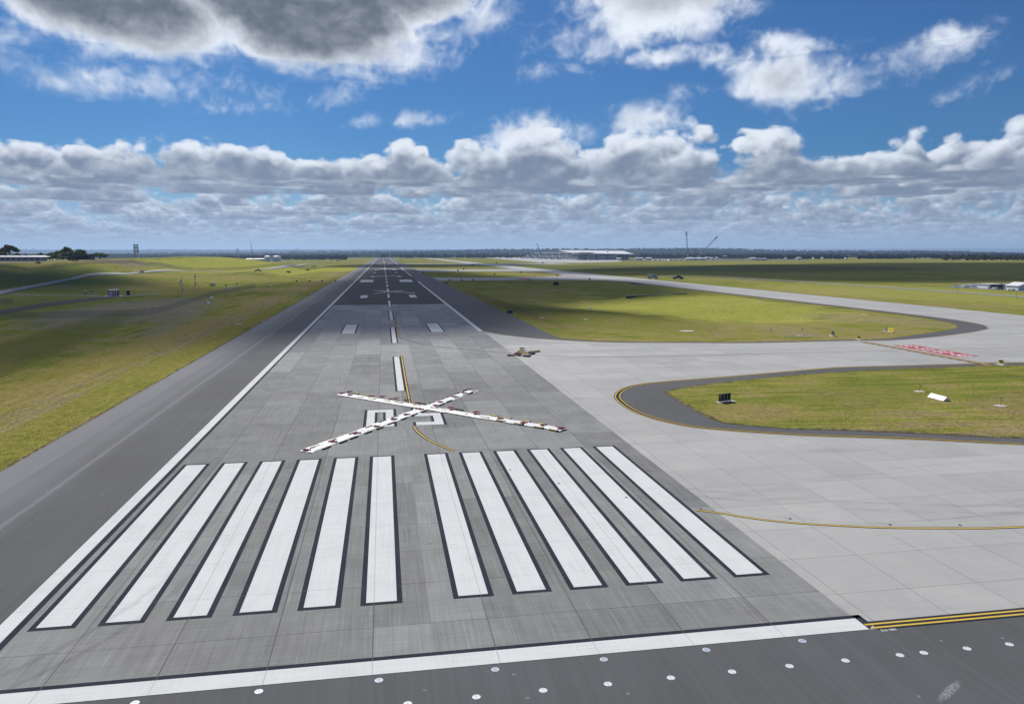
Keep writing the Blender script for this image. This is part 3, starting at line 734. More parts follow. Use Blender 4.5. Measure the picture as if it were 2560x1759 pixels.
M_WPAINT = paintmat('white_metal_paint', (0.80,0.80,0.80), 0.5, 0.35, 0.08, 1)
M_GREY = paintmat('grey_metal', (0.30,0.32,0.34), 0.5, 0.4, 0.15, 2)
M_LGREY = paintmat('galvanised_metal', (0.45,0.47,0.50), 0.45, 0.4, 0.12, 2)
M_BLKM = paintmat('black_metal', (0.012,0.013,0.016), 0.5, 0.35, 0.2, 2)
M_DGREY = paintmat('dark_grey_metal', (0.05,0.055,0.065), 0.5, 0.35, 0.2, 2)
M_RED = paintmat('red_metal_paint', (0.38,0.03,0.04), 0.5, 0.35, 0.15, 2)
M_YEL = paintmat('yellow_metal_paint', (0.72,0.50,0.02), 0.5, 0.35, 0.1, 2)
M_GLASS = paintmat('dark_glass', (0.02,0.035,0.05), 0.12, 0.6, 0.1, 1)
M_LENS = paintmat('clear_lens', (0.55,0.60,0.66), 0.2, 0.6, 0.1, 8)
M_ROOFW = paintmat('white_roof_sheet', (0.74,0.75,0.76), 0.5, 0.35, 0.08, 0.1)
M_PANEL = paintmat('pale_wall_panel', (0.42,0.45,0.50), 0.6, 0.3, 0.1, 0.1)
M_BARK = paintmat('pale_gum_bark', (0.34,0.31,0.27), 0.9, 0.1, 0.25, 2)
M_TYRE = paintmat('tyre_rubber', (0.02,0.02,0.02), 0.8, 0.2, 0.2, 2)
M_BLUEP = paintmat('blue_panel', (0.10,0.17,0.36), 0.5, 0.3, 0.1, 1)
M_WPOST = paintmat('bleached_timber', (0.52,0.46,0.34), 0.9, 0.1, 0.2, 2)
def leafmat(name, a, b):
    mt, nt, bs = newmat(name, 0.9, 0.0)
    p = wpos(nt); oi = nt.new('ShaderNodeObjectInfo')
    c = nt.mix(nt.noise(p, 0.9, 3.0, 0.6), a, b); c = nt.mix(X(nt, oi.outputs['Random'])*0.4, c, tuple(k*0.6 for k in b))
    nt.link(c, bs.inputs['Base Color'])
    tl_ = nt.new('ShaderNodeBsdfTranslucent'); nt.link(c, tl_.inputs[0]); mx = nt.new('ShaderNodeMixShader'); mx.inputs[0].default_value = 0.45
    nt.l.new(bs.outputs[0], mx.inputs[1]); nt.l.new(tl_.outputs[0], mx.inputs[2]); nt.l.new(mx.outputs[0], mt.node_tree.nodes['Material Output'].inputs[0]); return mt
M_LEAF = leafmat('gum_leaves', (0.085,0.110,0.050), (0.20,0.225,0.105))
M_FOREST = leafmat('woodland_leaves', (0.016,0.024,0.014), (0.030,0.040,0.020))
# ------------------------------------------------------------------ the white crosses that mark the runway closed
def tarp_strip(L, w, seed, nx=150, ny=14):
    mb = MB(); rr = random.Random(seed)
    for i in range(nx+1):
        for j in range(ny+1):
            x = L*(i/nx-0.5); y = w*(j/ny-0.5)
            y = y*(1+0.16*mnoise.noise(Vector((x*0.55, seed+9, 0)))) + 0.16*mnoise.noise(Vector((x*0.25, seed, 0))) + (0.10*mnoise.noise(Vector((x*1.6, seed, j))) if j in (0, ny) else 0)
            r1 = mnoise.noise(Vector((x*0.30, y*2.3, seed*3.3)))
            z = 0.03 + 0.30*max(0, 0.36-abs(r1))**1.2*(0.25+abs(mnoise.noise(Vector((x*0.16, 5, seed))))*2.2) + 0.035*mnoise.noise(Vector((x*2.2, y*3, seed)))
            if j in (0, ny): z = 0.012
            mb.v.append((x, y, z))
    for i in range(nx):
        for j in range(ny):
            a = i*(ny+1)+j; mb.f.append((a, a+ny+1, a+ny+2, a+1)); mb.mi.append(0)
    return mb
def cross(name, label, ends, seed, lift=0.024, width=1.5):
    c = sum((Vector((p[0], p[1], 0)) for e in ends for p in e), Vector())/4
    t = thing(name, label, 'runway cross', (c.x, c.y, 0), 0, 'white crosses that close the runway')
    for k, (a, b) in enumerate(ends):
        a, b = Vector((*a, 0))-c, Vector((*b, 0))-c; d = b-a
        o = tarp_strip(d.length, width, seed+k).build('fabric_strip', M_TARP, t, True)
        o.location = (a+b)/2 + Vector((0, 0, lift + 0.05*k)); o.rotation_euler = (0, 0, math.atan2(d.y, d.x))
    return t
AA = ((-9.75,32.85),(9.95,62.6)); AB = ((-8.0,62.75),(16.6,37.25))
cross('runway_closure_cross', 'large white fabric cross lying across the painted number 05', (AA, AB), 3)
for lab, yc, cx in (('white fabric cross between the first and second pairs of touchdown marks', 337, 2.8), ('white fabric cross just beyond the two big aiming marks', 606, 2.0),
                ('pale fabric cross at the far edge of the shaded seal', 902, 2.5), ('pale fabric cross on the sunlit seal beyond the shade band', 1254, 2.6), ('faintest white fabric cross towards the far end of the runway', 1606, 3.0)):
    if yc == 337: e = (((-7.0,321.9),(7.6,352.2)), ((-7.0,353.2),(12.9,323.1)))
    else: e = (((cx-9.8,yc-14.5),(cx+9.8,yc+14.5)), ((cx-10.5,yc+13.5),(cx+12,yc-13.5)))
    cross('runway_closure_cross', lab, e, 20+yc, 0.024, 1.05)
def bag_proto(mt):
    t = thing('sandbag', 'x', 'sandbag')
    mb = MB(); mb.blob((0,0,0.085), (0.30,0.15,0.085), 2, 3, 0.14); mb.build('bag_body', mt, t, True)
    k = MB(); k.tube((0.27,0,0.09), (0.40,0.02,0.10), 0.03, 0.075, 7); k.tube((0.40,0.02,0.10), (0.44,0.03,0.10), 0.075, 0.03, 7); k.build('tied_neck', mt, t, True)
    return t
cA = lambda x, y: G(740+x*340/2323, 960+y*340/2323); cB = lambda x, y: G(1060+x*360/2323, 960+y*360/2323)
LL = [cA(*p) for p in [(170,1142),(630,997),(1030,857),(1365,737),(1665,615),(1880,533),(2125,443)]]
UR = [cB(*p) for p in [(735,99),(635,152),(480,214),(255,300),(180,356)]]
UL = [cA(*p) for p in [(775,178),(905,147),(912,202),(1278,228),(1465,232),(1615,278),(1700,268),(1880,291),(2050,346)]]
LR = [cB(*p) for p in [(2195,742),(1915,682),(1600,645),(1220,576),(838,503),(833,470),(455,431),(420,398)]]
red0 = bag_proto(M_REDBAG); used = False
angA = math.atan2(AA[1][1]-AA[0][1], AA[1][0]-AA[0][0]); angB = math.atan2(AB[1][1]-AB[0][1], AB[1][0]-AB[0][0])
for arm, pts, ang in (('lower left', LL, angA), ('upper right', UR, angA), ('upper left', UL, angB), ('lower right', LR, angB)):
    for i, p in enumerate(pts):
        lab = f"red sandbag on the cross's {arm} arm, {ORD[i]} from the tip"
        z = 0.05 + (0.05 if ang is angB else 0.0); rz = random.uniform(-0.6, 0.6)
        if not used: red0.location = (p.x, p.y, z); red0.rotation_euler.z = rz; red0['label'] = lab; red0['group'] = 'red sandbags holding down the near cross'; used = True
        else: dup(red0, (p.x, p.y, z), rz, lab, 'red sandbags holding down the near cross')
        red0.scale = (1.1,1.1,1.1)
# wheel stops pinning the hems
def stop_proto(kind):
    t = thing('wheel_stop', 'x', 'wheel stop')
    mb = MB(); mb.box((0,0,0.05), (1.3,0.19,0.10), 0, 0, 0.99)
    v = mb.v; 
    for i in range(4, 8): v[i] = (v[i][0]*0.97, v[i][1]*0.68, v[i][2])
    if kind == 'yellow':
        mb.mi = [0]*len(mb.f); mb2 = MB(); mb2.box((-0.10,0,0.05), (0.98,0.196,0.106))
        for i in range(4, 8): mb2.v[i] = (mb2.v[i][0], mb2.v[i][1]*0.70, mb2.v[i][2])
        mb.build('rubber_body', M_RUB, t); mb2.build('yellow_sleeve', M_YPAN, t); return t
    mb.build('rubber_body', M_RUB, t)
    if kind != 'black':
        pm = M_YPAN if kind == 'yellow' else M_OLIVE
        for s in (-1, 1):
            k = MB(); a = 0.60 if kind == 'yellow' else 0.62
            for q in ((-a, -0.02), (0.02, a-0.1)) if kind == 'yellow' else ((-a, a),):
                zlo, zhi = (0.014, 0.092) if kind == 'yellow' else (0.050, 0.090)
                ylo, yhi = [s*(0.095-(zz/0.10)*0.0304+0.003) for zz in (zlo, zhi)]
                k.face([(q[0],ylo,zlo),(q[1],ylo,zlo),(q[1],yhi,zhi),(q[0],yhi,zhi)][::(1 if s < 0 else -1)])
            k.build('yellow_panel', pm, t)
        k = MB(); k.rect(-0.58, 0.50 if kind == 'yellow' else 0.58, -0.049 if kind == 'yellow' else -0.045, 0.049 if kind == 'yellow' else 0.045, 0.103); k.build('yellow_panel', pm, t)
    return t
SP = {k: [stop_proto(k), False] for k in ('yellow', 'olive', 'black')}
DESC = {'yellow': 'bright yellow wheel stop', 'olive': 'grimy yellow wheel stop', 'black': 'plain black wheel stop'}
def stops(pts, ang, where, z):
    cnt = {}
    for (p, kind) in pts:
        cnt[kind] = cnt.get(kind, 0)+1
        lab = f"{DESC[kind]}, {ORD[cnt[kind]-1]} from the tip on {where}"
        pr = SP[kind]; loc = (p.x, p.y, z); rz = ang + random.uniform(-0.07, 0.07)
        if not pr[1]: pr[0].location = loc; pr[0].rotation_euler.z = rz; pr[0]['label'] = lab; pr[0]['group'] = 'wheel stops along the hems of the near cross'; pr[1] = True
        else: dup(pr[0], loc, rz, lab, 'wheel stops along the hems of the near cross')
O, B_, Y_ = 'olive', 'black', 'yellow'
stops([(cA(*p), k) for p, k in [((325,1080),O),((620,970),O),((970,845),O),((1245,738),O),((1480,645),B_),((1685,570),O),((2095,425),O)]], angA, "the lower left arm's upper hem", 0.045)
stops([(cA(*p), k) for p, k in [((525,1095),O),((810,990),B_),((990,922),B_),((1240,830),O),((1435,760),O),((1625,677),O),((1845,597),O),((2025,526),O),((2180,470),O)]], angA, "the lower left arm's lower hem", 0.045)
stops([(cB(*p), k) for p, k in [((665,104),B_),((540,153),O),((400,208),O),((285,253),O),((135,306),O)]], angA, "the upper right arm's upper hem", 0.045)
stops([(cB(*p), k) for p, k in [((800,121),O),((745,154),B_),((670,173),B_),((535,225),O),((405,283),O),((285,335),O)]], angA, "the upper right arm's lower hem", 0.045)
stops([(cA(*p), k) for p, k in [((1030,168),Y_),((1195,203),Y_),((2145,343),B_)]], angB, "the upper left arm's upper hem", 0.08)
stops([(cA(*p), k) for p, k in [((1090,233),Y_),((1305,267),Y_),((1555,302),Y_),((1755,330),Y_),((2065,374),Y_)]], angB, "the upper left arm's lower hem", 0.08)
stops([(cB(*p), k) for p, k in [((2205,714),B_),((1910,660),Y_),((1650,617),Y_),((1340,566),Y_),((1145,526),Y_),((570,424),B_)]], angB, "the lower right arm's upper hem", 0.08)
stops([(cB(*p), k) for p, k in [((2095,758),Y_),((1850,712),Y_),((1535,657),Y_),((1245,606),Y_),((975,552),Y_),((635,491),Y_),((350,441),Y_),((165,399),B_)]], angB, "the lower right arm's lower hem", 0.08)
e = cA(845,162); stops([(e, 'olive')], R(62), "the end of the upper left arm", 0.08)
# the heap of bags left on the runway edge
cH = lambda x, y: G(1240+x*140/2323, 860+y*140/2323)
protoT, protoM, protoW, protoK = bag_proto(M_TANBAG), bag_proto(M_MARBAG), bag_proto(M_TARP), bag_proto(M_RUB)
heap = [('M',540,490,0,.4),('M',620,492,0,-.3),('T',690,490,0,.2),('M',830,455,0,.5),('M',920,440,.12,.1),('K',850,405,0,.3),('K',960,495,0,0),('T',990,400,.05,.6),('T',1010,360,.25,-.2),('T',1060,350,.35,.3),('K',1070,305,.5,.1),('W',1140,350,.25,.2),('K',930,330,.0,1.2),
 ('T',1120,430,.12,.4),('W',1160,490,0,.3),('K',1195,515,0,.1),('T',1210,440,.2,.1),('T',1290,470,.1,1.1),('W',1345,480,0,.4),('M',1290,525,0,.1),('K',1360,530,0,.6),('T',1260,420,.2,.2),('K',1400,420,.05,.3),('K',1480,430,0,.5),('K',1560,410,0,.8),('T',1380,375,.05,.3),('K',1450,345,0,0),('T',1560,340,0,.4),('T',1640,335,.05,.2),('K',1720,330,0,.3)]
first = {}; cn = {}
nm = {'T':'tan','M':'maroon','W':'white','K':'black'}
for k, hx, hy, dz, rz in heap:
    p = cH(hx, hy); cn[k] = cn.get(k, 0)+1
    pr = {'T':protoT,'M':protoM,'W':protoW,'K':protoK}[k]
    lab = f"{nm[k]} weight bag in the dumped heap, {ORD[cn[k]-1]} {nm[k]} one from its left end"
    if k not in first: first[k] = 1; pr.location = (p.x, p.y, 0.01+dz*0.9); pr.rotation_euler.z = rz; pr['label'] = lab; pr['group'] = 'weight bags dumped in a heap'; pr.scale = (1.5,1.5,1.7)
    else: dup(pr, (p.x, p.y, 0.01+dz*0.9), rz, lab, 'weight bags dumped in a heap', (1.5,1.5,1.7))
# ------------------------------------------------------------------ lights set into the pavement
def disc_proto(name, r, ring, body, lens):
    t = thing(name, 'x', 'inset light')
    mb = MB(); n = 28; P = lambda q, z: [(q*math.cos(2*math.pi*i/n), q*math.sin(2*math.pi*i/n), z) for i in range(n)]
    a, b, c = P(r, 0.0), P(r*0.96, 0.012), P(r*0.78, 0.012)
    for i in range(n):
        j = (i+1) % n; mb.face([a[i],a[j],b[j],b[i]]); mb.face([b[i],b[j],c[j],c[i]])
    mb.build('rim', ring, t)
    k = MB(); k.face(P(r*0.78, 0.008)); k.build('plate', body, t)
    for s in (-1, 1):
        k = MB(); k.box((s*r*0.38, 0, 0.012), (r*0.34, r*0.30, 0.012)); k.build('lens', lens, t)
    k = MB()
    for i in range(6): k.tube((r*0.66*math.cos(i*1.047), r*0.66*math.sin(i*1.047), 0.006), (r*0.66*math.cos(i*1.047), r*0.66*math.sin(i*1.047), 0.013), r*0.075, None, 6)
    k.build('bolt', M_GREY, t)
    return t
M_BLUEGREY = paintmat('blue_grey_plate', (0.40,0.47,0.56), 0.5, 0.35, 0.15, 9)
M_PLATEW = paintmat('white_plate', (0.78,0.79,0.80), 0.5, 0.35, 0.1, 9)
dW = disc_proto('inset_light', 0.185, M_PLATEW, M_PLATEW, M_LENS); dG = disc_proto('inset_light', 0.185, M_PLATEW, M_BLUEGREY, M_LENS); dD = disc_proto('inset_light', 0.13, M_LGREY, M_DGREY, M_BLKM)
def lights(pr, pts, labf, group, z):
    for i, (x, y) in enumerate(pts):
        if i == 0: pr.location = (x, y, z); pr['label'] = labf(i); pr['group'] = group; pr.rotation_euler.z = R(90)
        else: dup(pr, (x, y, z), R(90)+random.uniform(-0.2, 0.2), labf(i), group)
lights(dG, [(x, -7.68) for x in (-12.7,-7.7,-2.6,2.6,7.7,12.75,17.7)], lambda i: f"grey inset light along the white threshold bar, {ORD[i]} from the left", 'grey inset lights by the threshold bar', 0.002)
lights(dW, [(x, -9.67) for x in (-4.3,-1.4,1.5,4.4,7.3,10.2,13.1,15.9,18.7,21.5,22.75,25.05,27.35)], lambda i: f"white inset light in the longer outer row, {ORD[i]} from the left", 'white inset lights of the outer row', 0.002)
lights(dD, [(8.5,23.7),(11.8,19.1),(16.1,14.7),(20.7,11.3),(26.1,8.25),(32.3,5.95),(37.0,5.05),(0.6,23.2),(0.6,8.0),(2.2,34.9),(3.4,124.6),(7.3,115.6)],
  lambda i: f"small dark inset light, {ORD[i]} from the runway's stripes along the turn-off curve" if i < 7 else ["small dark inset light on the centreline by the stripes' far half","small dark inset light on the centreline by the stripes' near half","small dark inset light beside the yellow curve below the cross","small dark inset light where the faded curve leaves the runway","small dark inset light halfway along the faded curve"][i-7], 'dark inset lights', 0.019)
# ------------------------------------------------------------------ signs on the verges
def back_sign(name, label, loc, rz, w=2.0, h=0.86, panel=M_BLKM, posts=M_LGREY, n=4):
    t = thing(name, label, 'airfield sign', loc, rz, 'airfield guidance signs')
    mb = MB(); mb.box((0.05,-0.05,0.03), (w+0.7,0.95,0.06)); mb.build('concrete_base', M_PAD, t)
    mb = MB()
    for i in range(3): mb.box((-w/2+w*(0.10+0.27*i)+w*0.135+w*0.045, 0.06, 0.16+h/2), (w*0.26, 0.10, h))
    mb.box((-w/2+w*0.06, 0.06, 0.16+h/2), (w*0.12, 0.10, h)); mb.build('panel', panel, t)
    mb = MB(); mb.box((0,0.06,0.16+h+0.02), (w+0.06,0.16,0.05)); mb.box((0,0.06,0.14), (w+0.06,0.12,0.04)); mb.build('frame', M_DGREY, t)
    for i in range(n):
        k = MB(); x = -w/2+w*(0.125+0.27*i); k.box((x,-0.03,0.06+(h+0.1)/2), (0.05,0.05,h+0.12)); k.build('post', posts, t)
    k = MB(); k.box((-w/2+w*0.055,-0.012,0.16+h*0.80), (0.14,0.05,0.16)); k.build('plate', M_LGREY, t)
    return t
g1, g2 = G(1797,1007), G(1828,1003); rz = math.atan2((g2-g1).y, (g2-g1).x); c = (g1+g2)/2
back_sign('guidance_sign', 'black backed sign with pale posts on the near grass island', (c.x, c.y, 0.04), rz)
c = G(1275,784); back_sign('guidance_sign', 'black backed sign at the edge of the runway shoulder', (c.x, c.y, -0.03), 0.05)
g1, g2 = G(2074,836.5), G(2089,841.5); c = (g1+g2)/2; back_sign('guidance_sign', 'grey ribbed sign on a white slab on the far verge', (c.x, c.y, -0.03), math.atan2((g2-g1).y, (g2-g1).x), 1.9, 0.9, M_DGREY, M_LGREY, 4)
g1, g2 = G(2213.5,827.5), G(2233.5,830.5); c = (g1+g2)/2; rz = math.atan2((g2-g1).y, (g2-g1).x)
t = thing('location_sign', 'black and yellow lettered sign on the far verge', 'airfield sign', (c.x, c.y, -0.03), rz, 'airfield guidance signs')
L = (g2-g1).length; mb = MB(); mb.box((-0.3,-0.05,0.03), (L+0.9,0.9,0.06)); mb.build('concrete_base', M_PAD, t)
mb = MB(); mb.box((-L*0.33,0,0.52), (L*0.33,0.16,0.68)); blk = mb.build('black_panel', M_BLKM, t)
mb = MB(); mb.box((L*0.165,0,0.52), (L*0.66,0.16,0.68)); yel = mb.build('yellow_panel', M_YEL, t)
def blocks(txt, w, h, gap, mt, par, x0, z0, y):
    mb = MB(); x = x0; u, v = w/3, h/5
    for ch in txt:
        for (i, j) in {'A':[(0,0),(0,1),(0,2),(0,3),(1,4),(2,3),(2,2),(2,1),(2,0),(1,2)],'5':glyph_rects('5'),'6':glyph_rects('6')}[ch]:
            mb.box((x+(i+.5)*u, y, z0+(j+.5)*v), (u, 0.01, v))
        x += w+gap
    return mb.build('lettering', mt, par)
M_YELGLOW = paintmat('added_glow_yellow', (0.78,0.60,0.02), 0.4, 0.3, 0.05, 2); _b = M_YELGLOW.node_tree.nodes['Principled BSDF']; _b.inputs['Emission Color'].default_value = (1.0,0.78,0.03,1); _b.inputs['Emission Strength'].default_value = 0.2  # glow added to brighten the sign face turned away from the sun
yel.data.materials[0] = M_YELGLOW
blocks('A5', L*0.10, 0.36, L*0.05, M_WPAINT, blk, -L*0.455, 0.36, -0.084)
blocks('A6A', L*0.10, 0.34, L*0.06, M_DGREY, yel, -L*0.03, 0.36, -0.084)
for i in range(4): k = MB(); k.tube((-L*0.42+i*L*0.28,0,0.05), (-L*0.42+i*L*0.28,0,0.2), 0.03); k.build('leg', M_LGREY, t)
# small yellow sign by the exit taxiway
c = G(1115,709.5); t = thing('exit_sign_board', 'dim yellow sign board at the corner of the shaded exit taxiway', 'airfield sign', (c.x, c.y, -0.05), 0.05)
mb = MB(); mb.box((0,0,0.75), (2.6,0.2,0.9)); mb.build('yellow_panel', M_OLIVE, t); k = MB()
for s in (-1, 1): k.box((s*0.9,0,0.15), (0.1,0.1,0.3))
k.build('leg', M_GREY, t)
# guard lights
def guard(label, loc, rz):
    t = thing('guard_light', label, 'guard light', loc, rz, 'yellow guard lights at the hold line')
    mb = MB(); mb.box((0,0,0.04), (1.9,1.1,0.08)); mb.build('concrete_base', M_PAD, t)
    mb = MB(); mb.box((0,0,0.62), (0.72,0.22,0.46)); mb.build('housing', M_YEL, t)
    for s in (-1, 1):
        k = MB(); k.tube((s*0.18,0.11,0.64), (s*0.18,0.22,0.64), 0.14, 0.15, 12); k.build('lamp', M_BLKM, t)
        k = MB(); k.tube((s*0.22,0,0.08), (s*0.22,0,0.40), 0.04, None, 8); k.build('leg', M_YEL, t)
c = G(2148,849); guard('yellow guard light on a pale pad at the far end of the hold line', (c.x, c.y, 0.0), R(92))
c = G(2503,912); guard('yellow guard light on a pale pad at the near end of the hold line', (c.x, c.y, 0.03), R(88))
# elevated lights on yellow stakes
def stake(label, loc, h=1.05, pad=True, name='elevated_light'):
    t = thing(name, label, 'elevated light', loc, random.uniform(-.3,.3), 'lights on yellow stakes')
    if pad: mb = MB(); mb.box((0,0,0.02), (1.15,1.15,0.05)); mb.build('concrete_base', M_PAD, t)
    mb = MB(); mb.tube((0,0,0.03), (0,0,h-0.12), 0.045, None, 8); mb.build('stake', M_YEL, t)
    mb = MB(); mb.tube((0,0.02,h-0.15), (0,0,h+0.02), 0.07, 0.12, 10); mb.build('lamp', M_BLKM, t)
    mb = MB(); mb.blob((0.0,-0.09,h+0.0), (0.11,0.09,0.10), 1, 2, 0.0); mb.build('lens', M_WPAINT, t, True)
    mb = MB(); mb.box((0.10,0.03,h*0.62), (0.12,0.10,0.18)); mb.build('junction_box', M_GREY, t)
    return t
for px, py, lab, h in ((2299,979,'yellow stake light behind the white gable marker on the near island',1.15),(2501,1015,'yellow stake light towards the edge of the near island',1.15),
      (1775,833,'yellow stake light beside a bare patch near the far verge',0.9),(1787,826,'yellow stake light standing behind the bare patch on the far verge',1.0),(2005,829,'yellow stake light above the rubble patch on the far verge',0.95)):
    c = G(px, py); stake(lab, (c.x, c.y, 0.035 if c.y < 70 else -0.055), h, c.y < 70)
c = G(1927,829.5); t = thing('marker_post', 'single bleached post on the sunlit far verge', 'marker post', (c.x, c.y, -0.06)); mb = MB(); mb.box((0,0,0.6), (0.16,0.12,1.2)); mb.build('post', M_WPOST, t); mb = MB(); mb.box((0,0,1.22), (0.18,0.14,0.06)); mb.build('cap', M_WPAINT, t)
c = G(2447,995); t = thing('marker_post', 'thin grey rod between the stake lights of the near island', 'marker post', (c.x, c.y+1, 0.03)); mb = MB(); mb.tube((0,0,0), (0,0,1.0), 0.025); mb.build('rod', M_LGREY, t)
# white gable markers
def gable(label, loc, rz, L=3.0, w=0.9, h=0.45):
    t = thing('gable_marker', label, 'gable marker', loc, rz, 'white gable markers on the grass')
    mb = MB(); a, b = L/2, w/2
    mb.face([(-a,-b,0.05),(a,-b,0.05),(a,0,h),(-a,0,h)]); mb.face([(a,b,0.05),(-a,b,0.05),(-a,0,h),(a,0,h)])
    mb.build('sheet', M_WPAINT, t)
    for s in (-1, 1):
        k = MB(); k.face([(s*a*0.995,-b,0.05),(s*a*0.995,b,0.05),(s*a*0.995,0,h)][::s]); k.build('end_plate', M_WPAINT, t)
        k = MB(); k.box((s*a*0.8,0,0.03), (0.1,w*0.9,0.06)); k.build('skid', M_LGREY, t)
    return t
g1, g2 = G(2318,993), G(2358,1003.5); d = g2-g1; c = (g1+g2)/2; nv = Vector((-d.y, d.x, 0)).normalized()
gable('big white gable marker on the near grass island', tuple(c+nv*0.5+Vector((0,0,0.035))), math.atan2(d.y, d.x), d.length, 1.0, 0.55)
for i, (px, py, rz, lab) in enumerate(((1476,770,-.5,'white gable marker in the shadow tongue on the far verge'),(1276,719,-.5,'white gable marker below the shaded exit taxiway'),(519,758,-.4,'white gable marker on the dark grass left of the runway'),
      (675,714.5,-.4,'white gable marker right of the white posts on the left grass'),(527,745.5,-.4,'small white gable marker beside the wire fence'),(1187,694.6,-.4,'white gable marker just above the shaded exit taxiway'),(1140,684,-.4,'white gable marker on the grass nearest the runway edge, beyond the exit'),
      (1108,675,-.4,'white gable marker beside the pale crossing taxiway'),(1340,693,-.4,'white gable marker near the middle of the exit taxiway'),(750,694,-.4,'white gable marker on the sunlit left grass'))):
    c = GT(px, py); gable(lab, (c.x, c.y, c.z), rz+1.75, 2.4, 1.25, 0.62)
# bare pads in the grass
for px, py, w, d, lab in ((1886,1023,1.6,1.3,'bare whitish pad in front of the black sign on the near island'),(1717,827.5,3.4,2.2,'long bare pad left of the stake lights on the far verge'),(1354,794,1.2,1.6,'pale pad in the shaded grass near the runway shoulder'),
     (1465,798.5,1.3,1.6,'pale pad below the gable marker in the shadow tongue'),(596,810,1.5,1.4,'pale pad by the runway shoulder on the dark grass'),(534,839.5,0.8,0.8,'small pale pad lower down the dark grass strip'),(1899,754.5,1.7,2,'pale pad beside the parallel taxiway'),(2160,786.5,1.7,2.2,'pale pad near the tip of the far verge'),(2552,938,2.0,1.4,'white pad at the near end of the hold line')):
    c = GT(px, py); rr = random.Random(px); mb = MB()
    mb.prism([(w/2*math.cos(a)*(1+rr.uniform(-.15,.1))*1.15, d/2*math.sin(a)*(1+rr.uniform(-.15,.1))*1.15) for a in [k*2*math.pi/18 for k in range(18)]] if px != 2552 else [(-w/2,-d/2),(w/2,-d/2),(w/2,d/2),(-w/2,d/2)], -0.05, 0.06)
    o = mb.build('concrete_pad', M_PAD, None, False, (c.x, c.y, c.z+(0.03 if c.y < 70 else 0)), 0.2); tag(o, lab, 'concrete pad', 'bare pads in the grass')
c = G(2000,839); mb = MB()
for k in range(60): mb.blob((random.gauss(0,1.6), random.gauss(0,0.9), 0.05), (random.uniform(.1,.3), random.uniform(.1,.3), random.uniform(.05,.14)), k, 1, 0.3)
tag(mb.build('rubble', M_PAD, None, False, (c.x, c.y, -0.05)), 'low scatter of pale rubble on the far verge', 'rubble', None, 'stuff')
# dark edge markers (small frangible boxes) along the shoulders
def edge_box(label, loc, s=1.0):
    t = thing('edge_marker', label, 'edge marker', loc, 0.1, 'dark markers along the pavement edges')
    mb = MB(); mb.box((0,0,0.45*s), (0.9*s,0.5*s,0.7*s), 0, 0, 0.8); mb.build('housing', M_BLKM, t); mb = MB(); mb.tube((0,0,0), (0,0,0.15*s), 0.12*s); mb.build('stem', M_DGREY, t)
    return t
eb = [(742,704,'first of the dark boxes across the left grass from the left'),(774,704,'second of the dark boxes across the left grass from the left'),(805,704,'third of the dark boxes across the left grass from the left'),(838,703,'last of the dark boxes across the left grass, by the shoulder'),
 (1124,701.5,'dark box at the lower corner of the exit taxiway'),(1154,701.5,'dark box along the exit taxiway, second from the runway'),(1183,701.5,'dark box along the exit taxiway, third from the runway'),(1325,701,'dark box at the foot of the exit taxiway, beside the red patch'),(1474,699,'dark box near the far end of the exit taxiway'),
 (1058,683,'long dark box at the runway edge beyond the exit'),(1236,687,'long dark box in the sunlit strip beyond the exit'),(1393,690.5,'dark box at the tip of the sunlit strip'),(1302,682,'dark box on the upper edge of the sunlit strip'),(1145,678,'dark box beside the pale crossing taxiway'),(1159,674,'dark box above the pale crossing taxiway'),(1182,664.5,'dark box between the two bright grass strips'),(1241,658,'dark box high on the bright grass strip'),(1357,658.5,'dark box on the grass below the terminal apron'),(1000,652,'dark box at the far runway edge')]
for px, py, lab in eb:
    c = GT(px, py); s = min(3.2, max(1.0, (c-CAM).length/420)); edge_box(lab, (c.x, c.y, c.z), s)
